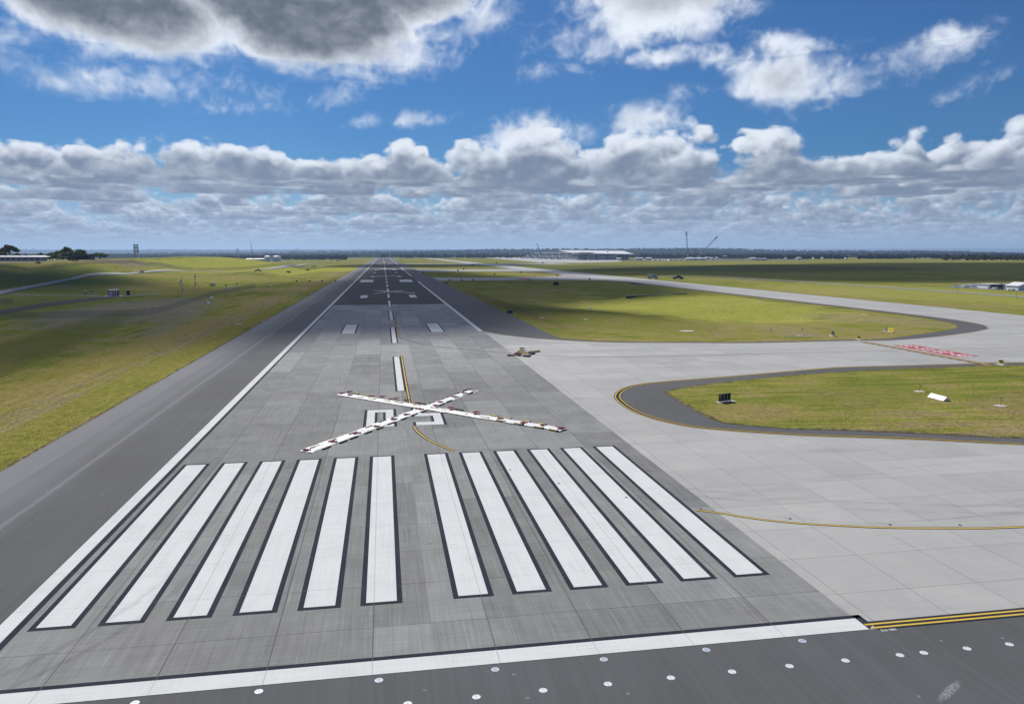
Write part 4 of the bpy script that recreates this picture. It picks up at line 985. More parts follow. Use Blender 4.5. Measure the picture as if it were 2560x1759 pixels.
# ------------------------------------------------------------------ vehicles
def car(name, label, loc, rz, kind='sedan', body=None, group=None, scale=1.0):
    body = body or M_WPAINT
    t = thing(name, label, 'car' if kind in ('sedan','ute') else ('van' if kind == 'van' else 'truck'), loc, rz, group)
    if kind == 'sedan': L, W, prof = 4.4, 1.8, [(-2.2,.35),(-2.2,.85),(-1.9,.95),(-1.1,1.0),(-.5,1.48),(1.1,1.5),(1.7,1.02),(2.15,.95),(2.2,.35)]
    elif kind == 'ute': L, W, prof = 5.2, 1.9, [(-2.6,.45),(-2.6,1.0),(-1.3,1.1),(-.7,1.75),(.7,1.78),(.95,1.12),(2.55,1.1),(2.6,.45)]
    elif kind == 'van': L, W, prof = 5.4, 2.0, [(-2.7,.4),(-2.7,1.1),(-2.2,1.25),(-1.5,2.2),(2.55,2.3),(2.7,2.2),(2.7,.4)]
    else: L, W, prof = 8.5, 2.5, [(-4.2,.6),(-4.2,1.5),(-4.0,2.7),(-2.4,2.8),(-2.3,1.1),(4.2,1.1),(4.2,.6)]
    mb = MB(); n = len(prof); b = 0
    for s in (-1, 1): mb.v += [(x, s*W/2*(0.86 if z > 1.25 else 1.0), z) for x, z in prof]
    for i in range(n):
        j = (i+1) % n; mb.f.append((i, j, n+j, n+i)); mb.mi.append(0)
    mb.f.append(tuple(range(n-1, -1, -1))); mb.f.append(tuple(range(n, 2*n))); mb.mi += [0, 0]
    bd = mb.build('body', body, t)
    mb = MB(); y = W/2
    if kind == 'sedan': q = [(-.95,1.03),(-.45,1.42),(1.0,1.43),(1.5,1.05)]
    elif kind == 'ute': q = [(-1.2,1.15),(-.62,1.68),(.62,1.70),(.85,1.18)]
    elif kind == 'van': q = [(-2.0,1.35),(-1.5,2.0),(-.3,2.0),(-.3,1.35)]
    else: q = [(-4.05,1.6),(-3.9,2.5),(-2.7,2.5),(-2.7,1.6)]
    for s in (-1, 1): mb.face([(x, s*(y*0.93+0.03), z) for x, z in q][::s])
    x0, z0 = q[0]; x1, z1 = q[1]
    mb.face([(x0-.09,-y*.78,z0+.02),(x0-.09,y*.78,z0+.02),(x1-.09,y*.72,z1),(x1-.09,-y*.72,z1)])
    mb.build('window', M_GLASS, t)
    if kind == 'truck': mb = MB(); mb.box((0.95,0,2.05), (6.2,2.5,1.9)); mb.build('cargo_box', M_WPAINT, t)
    for sx in (-L*0.31, L*0.31):
        for s in (-1, 1):
            k = MB(); k.tube((sx, s*(y-.22), .36), (sx, s*(y+.01), .36), .36, None, 14); k.build('wheel', M_TYRE, t)
    for s in (-1, 1): k = MB(); k.box((-L/2-.01, s*y*.7, .78), (.06,.3,.16)); k.build('headlight', M_LENS, t)
    t.scale = (scale,)*3
    return t
M_SILV = paintmat('silver_car_paint', (0.45,0.47,0.50), 0.35, 0.5, 0.08, 1); M_DARKC = paintmat('dark_car_paint', (0.03,0.035,0.05), 0.35, 0.5, 0.1, 1); M_BLUEC = paintmat('blue_car_paint', (0.08,0.14,0.28), 0.35, 0.5, 0.1, 1); M_REDC = paintmat('red_car_paint', (0.35,0.03,0.03), 0.35, 0.5, 0.1, 1)
c = GT(1632,697); car('parked_truck', 'pale box van standing on the shaded taxiway', (c.x, c.y, c.z+.07), R(150), 'van', M_SILV, None, 1.45)
c = GT(1695,697.5); car('parked_ute', 'dark pickup standing on the grass by the pale van', (c.x, c.y, c.z), R(175), 'ute', M_DARKC, None, 1.55)
c = GT(353,681.5); car('service_car', 'silver car on the service road below the mound', (c.x, c.y, c.z+.1), R(250), 'sedan', M_SILV, None, 1.3)
c = GT(645,678.5); t = car('service_car', 'dark car with white roof beside the end of the service road', (c.x, c.y, c.z+.1), R(200), 'ute', M_DARKC, None, 1.3)
mb = MB(); mb.box((0,0,1.86), (1.7,1.5,.14)); mb.build('roof', M_WPAINT, t)
c = GT(533,715); car('parked_tractor', 'dark vehicle parked on the grass beyond the lattice masts', (c.x, c.y, c.z), R(120), 'ute', M_DARKC, None, 1.0)
# ------------------------------------------------------------------ left side: roads, hut, masts, fences
rd = [GT(px, py) for px, py in ((-1100,1010),(-600,884),(-260,798),(-120,762),(0,733),(90,716),(193,695.5),(275,685.5),(358,681),(441,677.5),(510,678),(579,680),(640,676),(725,664.5),(770,660))]
rp = smooth_path([(p.x, p.y) for p in rd], 14)
structure(ribbon(rp, 7.0, lambda p: Z(p.x, p.y)+0.35).build('service_road', M_ROAD))
rl = ribbon(rp, 0.55, lambda p: Z(p.x, p.y)+0.42, 3.2).build('road_edge_line', M_WPAINT); rl.parent = bpy.data.objects['service_road']
structure(ribbon(smooth_path([(p.x, p.y) for p in (GT(20,736), GT(110,738.5), GT(200,739), GT(285,742), GT(400,735))], 10), 3.2, lambda p: Z(p.x, p.y)+0.12).build('access_track', M_ROAD))
structure(poly_obj('dark_strip', [tuple(GT(px, py)[:2]) for px, py in ((-1100,1075),(-600,925),(-260,838),(0,787),(150,762),(310,741),(255,742),(120,756),(0,775),(-260,815),(-600,890),(-1100,1020))], 0.0, M_EARTH))
structure(ribbon(smooth_path([tuple(G(px, py)[:2]) for px, py in ((1640,690),(1759,690.5),(1900,698),(2115,711.5),(2330,726),(2560,742),(2700,753))], 10), 7.0, lambda p: Z(p.x, p.y)+0.10).build('perimeter_road', M_TC2))
c = GT(285,740); rzh = 0.15
t = thing('equipment_hut', 'red and white striped equipment hut on the left grass', 'hut', (c.x, c.y, c.z), rzh)
mb = MB(); mb.box((0,0,0.06), (7.0,5.0,0.14)); mb.build('slab', M_PAD, t)
mb = MB(); n = 9
for i in range(n): mb.box((-2.05+4.1*(i+.5)/n, 0, 1.47), (4.1/n, 3.2, 2.70), 0, (i+1) % 2)
mb.build('wall', [M_WPAINT, M_RED], t)
mb = MB(); mb.box((0,0,2.86), (4.16,3.26,.08)); mb.build('roof', M_WPAINT, t)
mb = MB(); mb.box((-1.2,-1.62,1.2), (.9,.06,2.0)); d_ = mb.build('door', M_WPAINT, t); mb = MB(); mb.box((-.9,-1.67,1.15), (.12,.05,.05)); mb.build('handle', M_DGREY, d_)
c = GT(321,737); t = thing('equipment_cabinet', 'dark grey cabinet to the right of the striped hut', 'cabinet', (c.x, c.y, c.z), .1); mb = MB(); mb.box((0,0,1.1), (1.4,1.0,2.1)); mb.build('housing', M_DGREY, t); mb = MB(); mb.box((0,0,2.2), (1.6,1.2,.1)); mb.build('lid', M_GREY, t); mb = MB(); mb.box((.2,0,.1), (3.0,1.6,.2)); mb.build('base', M_DGREY, t)
c = GT(214,735); t = thing('equipment_cabinet', 'small white cabinet left of the striped hut', 'cabinet', (c.x, c.y, c.z), .1); mb = MB(); mb.box((0,0,.8), (1.0,.7,1.5)); mb.build('housing', M_LGREY, t); mb = MB(); mb.box((0,0,1.6), (1.2,.9,.1)); mb.build('lid', M_WPAINT, t)
c = GT(231,736); t = thing('marker_post', 'black topped white post with yellow box between cabinet and hut', 'marker post', (c.x, c.y, c.z)); mb = MB(); mb.box((0,0,.6), (.5,.4,1.2)); mb.build('post', M_WPAINT, t); mb = MB(); mb.box((0,0,1.25), (.52,.42,.6)); mb.build('cap', M_DGREY, t); mb = MB(); mb.box((-1.0,0,.25), (1.2,.6,.5)); mb.build('yellow_box', M_YEL, t)
# windsock and lattice mast
def banded(mb, x, y, z0, z1, r0, r1, n, mats=2, k=8):
    for i in range(n):
        a, b = i/n, (i+1)/n; mb.tube((x,y,z0+(z1-z0)*a), (x,y,z0+(z1-z0)*b), r0+(r1-r0)*a, r0+(r1-r0)*b, k, i % mats)
c = GT(456,730); t = thing('windsock_mast', 'red and white banded mast with a limp white windsock', 'windsock mast', (c.x, c.y, c.z))
mb = MB(); banded(mb, 0, 0, 0, 6.8, .24, .10, 7); mb.build('pole', [M_WPAINT, M_RED], t)
mb = MB(); mb.tube((0,0,6.8), (0,0,7.7), .05); mb.build('rod', M_YEL, t); mb = MB(); mb.blob((0,0,7.8), (.16,.16,.2), 1, 2, 0); mb.build('lamp', M_YEL, t, True)
mb = MB(); mb.tube((-.25,0,5.9), (-.6,0,5.5), .42, .38, 10); mb.tube((-.6,0,5.5), (-1.25,.1,3.5), .38, .2, 10); mb.build('sock', M_TARP, t, True)
mb = MB(); mb.box((.5,0,2.0), (2.6,.35,.45)); mb.build('crossarm', M_WPAINT, t)
c = GT(489,721); t = thing('lattice_mast', 'slim red and white lattice mast right of the windsock', 'lattice mast', (c.x, c.y, c.z))
H_ = 8.6
for bi in range(5):
    mb = MB(); z0, z1 = H_*bi/5, H_*(bi+1)/5; w0, w1 = .62-.10*bi, .62-.10*(bi+1)
    for k in range(3):
        a, b = k*2.094, (k+1)*2.094
        P0, P1 = (w0*math.cos(a), w0*math.sin(a), z0), (w1*math.cos(a), w1*math.sin(a), z1); Q1 = (w1*math.cos(b), w1*math.sin(b), z1)
        mb.tube(P0, P1, .07, None, 5); mb.tube(P0, Q1, .045, None, 5)
    mb.build('lattice_section', M_WPAINT if bi % 2 == 0 else M_RED, t)
for px, py, lab in ((566,727,'white post with black top, nearer of the pair by the low white rails'),(593,722,'white post with black top, farther of the pair by the low white rails')):
    c = GT(px, py); t = thing('sensor_post', lab, 'sensor post', (c.x, c.y, c.z), 0, 'white sensor posts on the left grass'); mb = MB(); mb.tube((0,0,0), (0,0,2.6), .2, .16, 8); mb.build('post', M_WPAINT, t); mb = MB(); mb.box((-.1,0,2.85), (.7,.4,.5)); mb.build('head', M_DGREY, t)
a, b = GT(558,725), GT(598,719); t = thing('low_rail', 'row of low white rails between the two sensor posts', 'rail', tuple(a)); d = b-a; mb = MB(); k = MB()
for i in range(15): p = d*(i/14); mb.tube((p.x,p.y,0), (p.x,p.y,1.0), .06, None, 5)
mb.build('post', M_WPAINT, t); t.children[0]['kind'] = 'stuff'; k.tube((0,0,1.0), (d.x,d.y,1.0), .05, None, 5); k.tube((0,0,.55), (d.x,d.y,.55), .05, None, 5); k.build('rail', M_LGREY, t)
for px, py, h, lab in ((38,731,2.6,'thin white post left of the service road bend'),(61,728,5.0,'tall thin light pole beside the service road'),(65,742,2.0,'thin white post below the tall light pole'),(152,723,1.7,'thin white post, left of a pair at the track junction'),(164,722,1.9,'thin white post, right of a pair at the track junction'),(193,738,1.5,'white post on the access track towards the hut'),(146,740,1.2,'short white post along the access track'),(640,668,3.0,'thin post by the end of the service road')):
    c = GT(px, py); t = thing('roadside_post', lab, 'post', (c.x, c.y, c.z), 0, 'thin posts along the service road'); mb = MB(); mb.tube((0,0,0), (0,0,h), .07, .05, 6); mb.build('pole', M_LGREY, t); mb = MB(); mb.box((0,0,h), (.3,.12,.2)); mb.build('cap', M_WPAINT, t)
def fencemat():
    mt, nt, b = newmat('chain_link', 0.6, 0.3); b.inputs['Base Color'].default_value = (0.16,0.19,0.20,1)
    tr = nt.new('ShaderNodeBsdfTransparent'); mx = nt.new('ShaderNodeMixShader'); tc = nt.new('ShaderNodeTexCoord')
    n = nt.noise(tc.outputs['Object'], 0.2, 2.0, 0.5); nt.link(nt.lin(n, 0.2, 0.8, 0.60, 0.74), mx.inputs[0])
    out = mt.node_tree.nodes['Material Output']; nt.l.new(b.outputs[0], mx.inputs[1]); nt.l.new(tr.outputs[0], mx.inputs[2]); nt.l.new(mx.outputs[0], out.inputs[0]); return mt
M_LINK = fencemat()
def fence(label, pts, h, step, post=M_GREY, pr=.03, arm=0.0):
    t = thing('wire_fence', label, 'fence', (pts[0].x, pts[0].y, pts[0].z), 0, 'wire fences on the left side')
    o = pts[0]; path = smooth_path([(p.x, p.y) for p in pts], 12); mb = MB(); acc = 0; pp = []
    for i in range(len(path)-1):
        a, b = path[i], path[i+1]; za, zb = Z(a.x,a.y), Z(b.x,b.y)
        A, B = (a.x-o.x, a.y-o.y, za-o.z), (b.x-o.x, b.y-o.y, zb-o.z)
        mb.face([A, B, (B[0],B[1],B[2]+h), (A[0],A[1],A[2]+h)]); L = (b-a).length; s = acc
        while s < L: q = a.lerp(b, s/L); pp.append((q.x-o.x, q.y-o.y, Z(q.x,q.y)-o.z)); s += step
        acc = s-L
    mb.build('wire_mesh', M_LINK, t)
    for q in pp[:100]:
        k = MB(); k.tube(q, (q[0],q[1],q[2]+h+.1), pr, None, 5); k.build('post', post, t)
    k = MB()
    for i in range(len(pp)-1): k.tube((pp[i][0],pp[i][1],pp[i][2]+h), (pp[i+1][0],pp[i+1][1],pp[i+1][2]+h), .018, None, 4, 0, False)
    k.build('rail', post, t); return t
fence('low wire fence curving along the near left grass', [GT(px, py) for px, py in ((-900,812),(-500,805),(-200,800),(0,797),(180,793),(358,787),(430,772),(482,754),(560,733),(640,717.5))], 1.9, 4.2)
fence('tall security fence along the service road under the mound', [AT(px, d) for px, d in ((338,812),(400,800),(470,812),(560,835),(640,880),(700,960),(760,1060))], 3.2, 4.6, M_GREY, .07)
fence('tall security fence on the shaded slope below the low house', [AT(px, d) for px, d in ((-60,640),(60,650),(160,670),(240,720),(300,770),(338,812))], 3.0, 4.0, M_LGREY, .06)
fence('short fence at the left edge by the dark strip', [GT(px, py) for px, py in ((-120,766),(0,760),(32,758))], 2.2, 3.0)
# house and barn on the mound
M_WALLH = paintmat('pale_blue_wall', (0.46,0.50,0.55), 0.8, 0.2, 0.2, 0.3); M_ROOFH = paintmat('pale_tin_roof', (0.34,0.37,0.42), 0.4, 0.4, 0.1, 0.3)
c = AT(45,800); t = thing('low_house', 'long low house with pale tin roof under the gum trees', 'house', (c.x, c.y, c.z+.2), -CYAW*0.6); t.scale = (1,1,1.3)
mb = MB(); mb.box((0,0,1.5), (62,9,3.0)); mb.build('wall', M_WALLH, t)
mb = MB(); mb.prism([(-34,-6.5),(34,-6.5),(34,6.5),(-34,6.5)], 3.05, 3.35); mb.face([(-34,-6.5,3.36),(34,-6.5,3.36),(31,0,4.4),(-31,0,4.4)]); mb.face([(34,6.5,3.36),(-34,6.5,3.36),(-31,0,4.4),(31,0,4.4)]); mb.face([(34,-6.5,3.36),(34,6.5,3.36),(31,0,4.4)]); mb.face([(-34,6.5,3.36),(-34,-6.5,3.36),(-31,0,4.4)]); rf = mb.build('roof', M_ROOFH, t)
for x in (-8, 6, 13): k = MB(); k.box((x,0,4.6), (1.0,.8,1.2)); k.build('vent', M_LGREY, rf)
for i, x in enumerate(range(-28, 30, 6)): k = MB(); k.box((x,-4.53,1.6), (2.6,.08,1.5)); w_ = k.build('window', M_GLASS, t); k = MB(); k.box((x,-4.6,.8), (2.8,.14,.1)); k.build('sill', M_WPAINT, w_)
for x in range(-30, 33, 10): k = MB(); k.box((x,-6.2,1.5), (.25,.25,3.0)); k.build('verandah_post', M_WPAINT, t)
c = AT(207,800); t = thing('skillion_barn', 'dark barn with a single steep pale roof on the mound', 'barn', (c.x, c.y, c.z-0.3), -0.1)
mb = MB(); mb.hexa([(-9,-6,0),(13,-6,0),(13,6,0),(-9,6,0),(-9,-6,3.4),(13,-6,5.4),(13,6,5.4),(-9,6,3.4)]); mb.build('wall', M_BLKM, t)
mb = MB(); mb.hexa([(-11,-7.5,3.3),(17,-7.5,6.1),(17,7.5,6.1),(-11,7.5,3.3),(-11,-7.5,3.7),(17,-7.5,6.4),(17,7.5,6.4),(-11,7.5,3.7)]); mb.build('roof', M_ROOFH, t)
mb = MB(); mb.hexa([(-12,-10,.6),(-2,-10,1.6),(-2,-7,1.6),(-12,-7,.6),(-12,-10,.75),(-2,-10,1.8),(-2,-7,1.8),(-12,-7,.75)]); mb.build('awning', M_ROOFH, t)
mb = MB(); mb.box((-4,-6.06,1.4), (2.2,.1,2.6)); d_ = mb.build('door', M_DGREY, t); mb = MB(); mb.box((-3.2,-6.15,1.3), (.1,.08,.3)); mb.build('handle', M_LGREY, d_)
# ------------------------------------------------------------------ trees
def leaf_cloud(mb, c, rad, n, size, rr):
    for _ in range(n):
        while True:
            q = Vector((rr.uniform(-1,1), rr.uniform(-1,1), rr.uniform(-1,1)))
            if 0.25 < q.length < 1: break
        p = Vector(c) + Vector((q.x*rad[0], q.y*rad[1], q.z*rad[2]))
        a = Vector((rr.gauss(0,1), rr.gauss(0,1), rr.gauss(0,1))).normalized(); b = a.orthogonal().normalized(); b = Matrix.Rotation(rr.uniform(0,6.28), 3, a) @ b; s = size*rr.uniform(.6,1.3)
        mb.face([p-b*s, p+a.cross(b)*s*.6, p+b*s, p-a.cross(b)*s*.6])
def tree_meshes(h, spread, seed, clumps=9, leaves=90, leaf=.55, bushy=False):
    rr = random.Random(seed); tr = MB(); cr = MB()
    fork = h*(.18 if bushy else .42); tr.tube((0,0,-.4), (rr.uniform(-.3,.3),0,fork), h*.028, h*.02, 8)
    for i in range(clumps):
        a = i*2.4+rr.uniform(-.4,.4); q = math.sqrt((i+.5)/clumps)
        e = Vector((math.cos(a)*spread*q*.8, math.sin(a)*spread*q*.8, h*(.62 if not bushy else .45)+h*.30*(1-q*q)+rr.uniform(-.06,.06)*h))
        m_ = Vector((e.x*.35, e.y*.35, fork+(e.z-fork)*.5)); tr.tube((0,0,fork-.2), m_, h*.014, h*.010, 6); tr.tube(m_, e, h*.010, h*.005, 6)
        rd_ = (spread*rr.uniform(.30,.44), spread*rr.uniform(.30,.44), h*rr.uniform(.09,.15)*(1.6 if bushy else 1)); leaf_cloud(cr, e, rd_, leaves, leaf, rr)
    return tr, cr
TREES = {}
def tree(name, label, loc, h, spread, seed, group=None, bushy=False, leaves=90, leaf=.55, mt=None, cat='tree'):
    key = (seed, bushy, leaves)
    t = thing(name, label, cat, loc, random.uniform(0, 6.28), group)
    if key not in TREES:
        a, b = tree_meshes(10.0, 5.0, seed, 9, leaves, leaf, bushy); o1 = a.build('trunk', M_BARK, t); o2 = b.build('crown', mt or M_LEAF, t); TREES[key] = (o1, o2)
    else:
        for o in TREES[key]: q = o.copy(); COL.objects.link(q); q.parent = t
    t.scale = (spread/5.0, spread/5.0, h/10.0)
    return t
tl = [(35,845,17,9.5,1,0,'tall spreading gum tree behind the low house'),(15,850,11,6,2,0,'lower gum leaning left of the tall spreading gum'),(52,855,10,5.5,3,1,'dense dark tree right of the tall gum, behind the house roof'),(70,860,8.5,6,4,1,'bushy tree behind the middle of the house roof'),(86,850,7.5,6,5,1,'low bushy tree behind the right part of the house roof'),
 (112,850,9.5,6,6,1,'rounded tree just right of the house'),(126,845,8,6.5,7,1,'dense bush tree between house and barn, left one'),(140,850,10,6.5,8,1,'tall rounded tree between house and barn'),(156,850,11.5,6,9,1,'dark tree left of the pale dead trunk'),(150,820,7,7,10,1,'dense low tree in front of the dark grove'),
 (177,850,14,6.5,11,0,'gum with a bare pale fork above the barn'),(192,855,11.5,5.5,12,1,'dark tree behind the left of the barn roof'),(210,855,13,7,13,1,'round crowned tree behind the barn roof'),(258,830,7.5,9,14,1,'broad low tree right of the barn'),(-10,860,8,6,15,1,'low dark tree at the left edge behind the house'),(165,812,5,6,16,1,'low shrub tree beside the driveway'),(98,835,7.5,7,17,1,'low dark tree at the right end of the house roof'),(120,822,6.5,7,18,1,'low tree in front of the rounded tree'),(133,828,7,7,19,1,'low dense tree in the middle of the grove'),(168,840,9.5,6.5,20,1,'dark tree below the bare pale fork'),(184,845,10,6,21,1,'dark tree close behind the gum with the bare fork'),(201,850,11,6.5,22,1,'dark tree behind the middle of the barn roof')]
for px, dd, h, sp, sd, bu, lab in tl:
    c = AT(px, dd); tree('gum_tree' if not bu else 'bushy_tree', lab, (c.x, c.y, c.z-.2), h, sp, sd % 5 + (10 if bu else 0), 'trees around the house on the mound', bool(bu), 150, .62)
# lone dark shrubs below the house
for i, (px, dd, lab) in enumerate(((104,720,'dark round shrub on the brown slope below the house'),(190,735,'dark shrub cluster by the driveway bank, left one'),(198,736,'dark shrub cluster by the driveway bank, right one'))):
    c = AT(px, dd); tree('round_shrub', lab, (c.x, c.y, c.z-.2), 2.6, 2.4, 11, 'shrubs below the house', True, 150, .62, None, 'shrub')
# row of gums at the right end of the field
for i in range(22):
    px = 2350+i*11+random.uniform(-4,4); c = AT(px, 1720+random.uniform(-60,60)); h = random.uniform(10,16)
    tree('gum_tree', f"gum tree in the row beyond the dark field, {ORD[i]} from the left", (c.x, c.y, c.z-.3), h, h*.42, [0,1,12,13,2][i % 5], 'row of gums beyond the dark field', [0,1,12,13,2][i % 5] > 9, 150, .62)
for i, (px, dd, h, lab) in enumerate(((885,3700,19,'round dark tree left of the far runway end'),(916,3720,18,'tall dark tree just left of the far runway end, first of three'),(923,3700,17,'dark tree just left of the far runway end, second of three'),(931,3710,12,'small dark tree nearest the far runway end'),(945,3730,13,'dark tree behind the far runway end, left one'),(962,3760,16,'broad dark tree behind the far runway end, right one'),(974,3760,15,'spreading dark tree right of the far runway end'),
     (1783,2900,20,'broad dark tree behind the crawler crane'),(2165,2800,22,'big dark tree on the rise beyond the dark field'),(852,3650,14,'dark tree in the hedge left of the runway end, right one'),(838,3650,15,'dark tree in the hedge left of the runway end, middle one'),(826,3640,12,'dark tree in the hedge left of the runway end, left one'))):
    c = AT(px, dd); tree('bushy_tree', lab, (c.x, c.y, c.z-.5), h, h*.62, 10+(i % 4), 'single trees in the distance', True, 150, .62, M_LEAF)
# ------------------------------------------------------------------ far woodland, one mass
def woodland():
    bm = bmesh.new(); bmesh.ops.create_icosphere(bm, subdivisions=1, radius=1.0)
    bv = np.array([v.co[:] for v in bm.verts]); bf = np.array([[v.index for v in f.verts] for f in bm.faces]); bm.free()
    pts = []
    def band(n, px0, px1, d0, d1, h0, h1, keep=None):
        k = 0
        while k < n:
            px = rng.uniform(px0, px1); d = d0*(d1/d0)**rng.uniform(); 
            v = mnoise.noise(Vector((px*0.012, d*0.0016, 3.0)))
            if keep is not None and v < keep: 
                if rng.uniform() < 0.9: continue
            pts.append((px, d, rng.uniform(h0, h1))); k += 1
    band(900, -700, 900, 3600, 4300, 9, 16, 0.0); band(1500, 950, 3300, 3100, 4200, 9, 17, -0.15)
    band(600, 300, 1100, 2500, 3300, 8, 13, 0.12) if False else None
    band(3600, -900, 3300, 4300, 6900, 8, 14, -0.3)
    band(2800, -900, 3300, 6700, 7300, 8, 14, -0.5)
    band(1500, -900, 3300, 7300, 14200, 12, 22, -0.2)
    band(420, 560, 870, 2300, 3200, 8, 14, -0.35); band(260, 1900, 2350, 2350, 2800, 8, 13, -0.2); band(300, 2350, 3000, 1900, 2600, 8, 14, -0.3); band(500, 1600, 1950, 2700, 3100, 9, 15, -0.3)
    V, F = [], []; b = 0; hv = Vector((_fw.x, _fw.y)).normalized()
    P = np.array(pts); qx = CAM.x + hv.x*P[:,1] + _r.x*P[:,1]*(P[:,0]-1280)/CF; qy = CAM.y + hv.y*P[:,1] + _r.y*P[:,1]*(P[:,0]-1280)/CF; qz = zt(qx, qy)
    ok = ~((np.abs(qx) < 70) & (qy < 3460))
    for i in np.nonzero(ok)[0]:
        h = P[i,2]; w = h*rng.uniform(.45,.75); jit = 1+rng.uniform(-.38,.38,(len(bv),1)); 
        v = bv*jit*np.array([w, w, h*.5]) + np.array([qx[i], qy[i], qz[i]+h*.5])
        V.append(v); F.append(bf+b); b += len(bv)
    me = bpy.data.meshes.new('woodland'); V = np.concatenate(V); F = np.concatenate(F)
    me.from_pydata(V.tolist(), [], F.tolist()); me.materials.append(M_FOREST); o = bpy.data.objects.new('woodland', me); COL.objects.link(o)
    tag(o, 'dark woodland covering the far ridges', 'woodland', None, 'stuff')
woodland()
# ------------------------------------------------------------------ tufts standing in the mown grass
def tufts(n, px0, px1, py0, py1, h0, h1, keep, seed, zoff=0.0):
    r_ = np.random.default_rng(seed); V, F = [], []; c = 0; tries = 0
    while c < n and tries < n*8:
        tries += 1
        p = G(r_.uniform(px0, px1), py0+(py1-py0)*r_.uniform()**0.75)
        if not keep(p.x, p.y): continue
        nz = mnoise.noise(Vector((p.x*0.28, p.y*0.28, seed)))+0.4*mnoise.noise(Vector((p.x*1.1, p.y*1.1, seed)))
        if nz < r_.uniform(-1.2, .2): continue
        z = Z(p.x, p.y)+zoff; h = r_.uniform(h0, h1)*(1+nz*.5)
        for k in range(3):
            a = r_.uniform(0, 6.28); w = h*.35; dx, dy = math.cos(a)*w, math.sin(a)*w; lx, ly = r_.normal(0, h*.5, 2); b = len(V)
            V += [(p.x-dx, p.y-dy, z-.02), (p.x+dx, p.y+dy, z-.02), (p.x+lx, p.y+ly, z+h)]; F.append((b, b+1, b+2))
        c += 1
    return V, F
def in_poly(poly):
    P = [(q[0], q[1]) for q in poly]
    def f(x, y):
        ins = False; n = len(P)
        for i in range(n):
            x0, y0 = P[i]; x1, y1 = P[(i+1) % n]
            if (y0 > y) != (y1 > y) and x < (x1-x0)*(y-y0)/(y1-y0)+x0: ins = not ins
        return ins
    return f
TV, TF = [], []
for args in ((16000, 1640, 2600, 905, 1120, .025, .075, in_poly(ig), 1, 0.09), (14000, -60, 820, 790, 1200, .03, .09, lambda x, y: x < -35.1, 2)):
    v, f = tufts(*args); b = len(TV); TV += v; TF += [tuple(k+b for k in q) for q in f]
M_TUFT = leafmat('grass_blades', (0.170, 0.175, 0.035), (0.36, 0.31, 0.100))
me = bpy.data.meshes.new('grass_tufts'); me.from_pydata(TV, [], TF); me.materials.append(M_TUFT); o = bpy.data.objects.new('grass_tufts', me); COL.objects.link(o)
tag(o, 'longer tufts scattered through the mown grass', 'grass', None, 'stuff')
# ------------------------------------------------------------------ left distance: tanks, shed, towers
def lattice(mb, p0, p1, w0, w1, n, r):
    p0, p1 = Vector(p0), Vector(p1); d = (p1-p0).normalized(); a = d.orthogonal().normalized() if abs(d.z) < .98 else Vector((1,0,0)); c = d.cross(a).normalized(); a = c.cross(d)
    def cor(t): w = (w0+(w1-w0)*t)/2; p = p0.lerp(p1, t); return [p+a*w*sx+c*w*sy for sx, sy in ((-1,-1),(1,-1),(1,1),(-1,1))]
    for i in range(n):
        A, B = cor(i/n), cor((i+1)/n)
        for k in range(4):
            mb.tube(A[k], B[k], r, None, 4, 0, False); mb.tube(A[k], B[(k+1) % 4], r*.7, None, 4, 0, False); mb.tube(B[k], B[(k+1) % 4], r*.7, None, 4, 0, False)
for px, dd, rad, hh, lab in ((674,1900,8.6,12.8,'white storage tank, the narrower left one of two'),(696.5,1900,10.4,12.8,'white storage tank, the wider right one of two')):
    c = AT(px, dd); t = thing('storage_tank', lab, 'storage tank', (c.x, c.y, c.z-.5), 0, 'white storage tanks in the distance')
    mb = MB(); mb.tube((0,0,0), (0,0,hh), rad, None, 40); mb.build('shell', M_ROOFW, t); mb = MB(); mb.tube((0,0,hh), (0,0,hh+1.6), rad*1.005, .3, 40); mb.build('roof', M_ROOFW, t)
    mb = MB()
    for i in range(12):
        a0, a1 = -2.0+i*.09, -2.0+(i+1)*.09; mb.tube(((rad+.3)*math.cos(a0),(rad+.3)*math.sin(a0),hh*i/12), ((rad+.3)*math.cos(a1),(rad+.3)*math.sin(a1),hh*(i+1)/12), .28, None, 5)
    mb.build('stair', M_GREY, t)
c = AT(643,1840); t = thing('long_shed', 'long low shed with bright roof left of the tanks', 'shed', (c.x, c.y, c.z), -.15); mb = MB(); mb.box((0,0,2.6), (40,14,5.2)); mb.build('wall', M_BLUEP, t); mb = MB(); mb.hexa([(-23,-9,5.2),(21,-9,5.2),(21,9,6.2),(-23,9,6.2),(-23,-9,6.2),(21,-9,6.2),(21,9,7.6),(-23,9,7.6)]); mb.build('roof', M_ROOFW, t)
c = AT(637,1750); t = thing('slender_mast', 'slender dark mast rising beside the long shed', 'mast', (c.x, c.y, c.z)); mb = MB(); mb.tube((2,0,3), (-3,0,44), .75, .45, 8); mb.build('pole', M_DGREY, t); mb = MB(); mb.tube((2.2,0,0), (2,0,5), 1.3, .9, 8); mb.build('base', M_WPAINT, t)
c = AT(600,1700); t = thing('lattice_tower', 'pale tapered lattice tower left of the slender mast', 'tower', (c.x, c.y, c.z)); mb = MB(); lattice(mb, (0,0,0), (0,0,30), 6.4, 2.4, 7, .30); mb.build('frame', M_LGREY, t); mb = MB(); mb.box((0,0,30.3), (3.2,3.2,.6)); mb.build('platform', M_GREY, t)
c = AT(349,1500); t = thing('lattice_tower', 'dark boxy lattice tower behind the mound', 'tower', (c.x, c.y, c.z)); mb = MB(); lattice(mb, (0,0,0), (0,0,37), 7.5, 6.0, 11, .55); mb.build('frame', M_GREY, t)
for z_ in (24, 31, 37): mb = MB(); mb.box((0,0,z_), (8,8,.8)); mb.build('platform', M_DGREY, t)
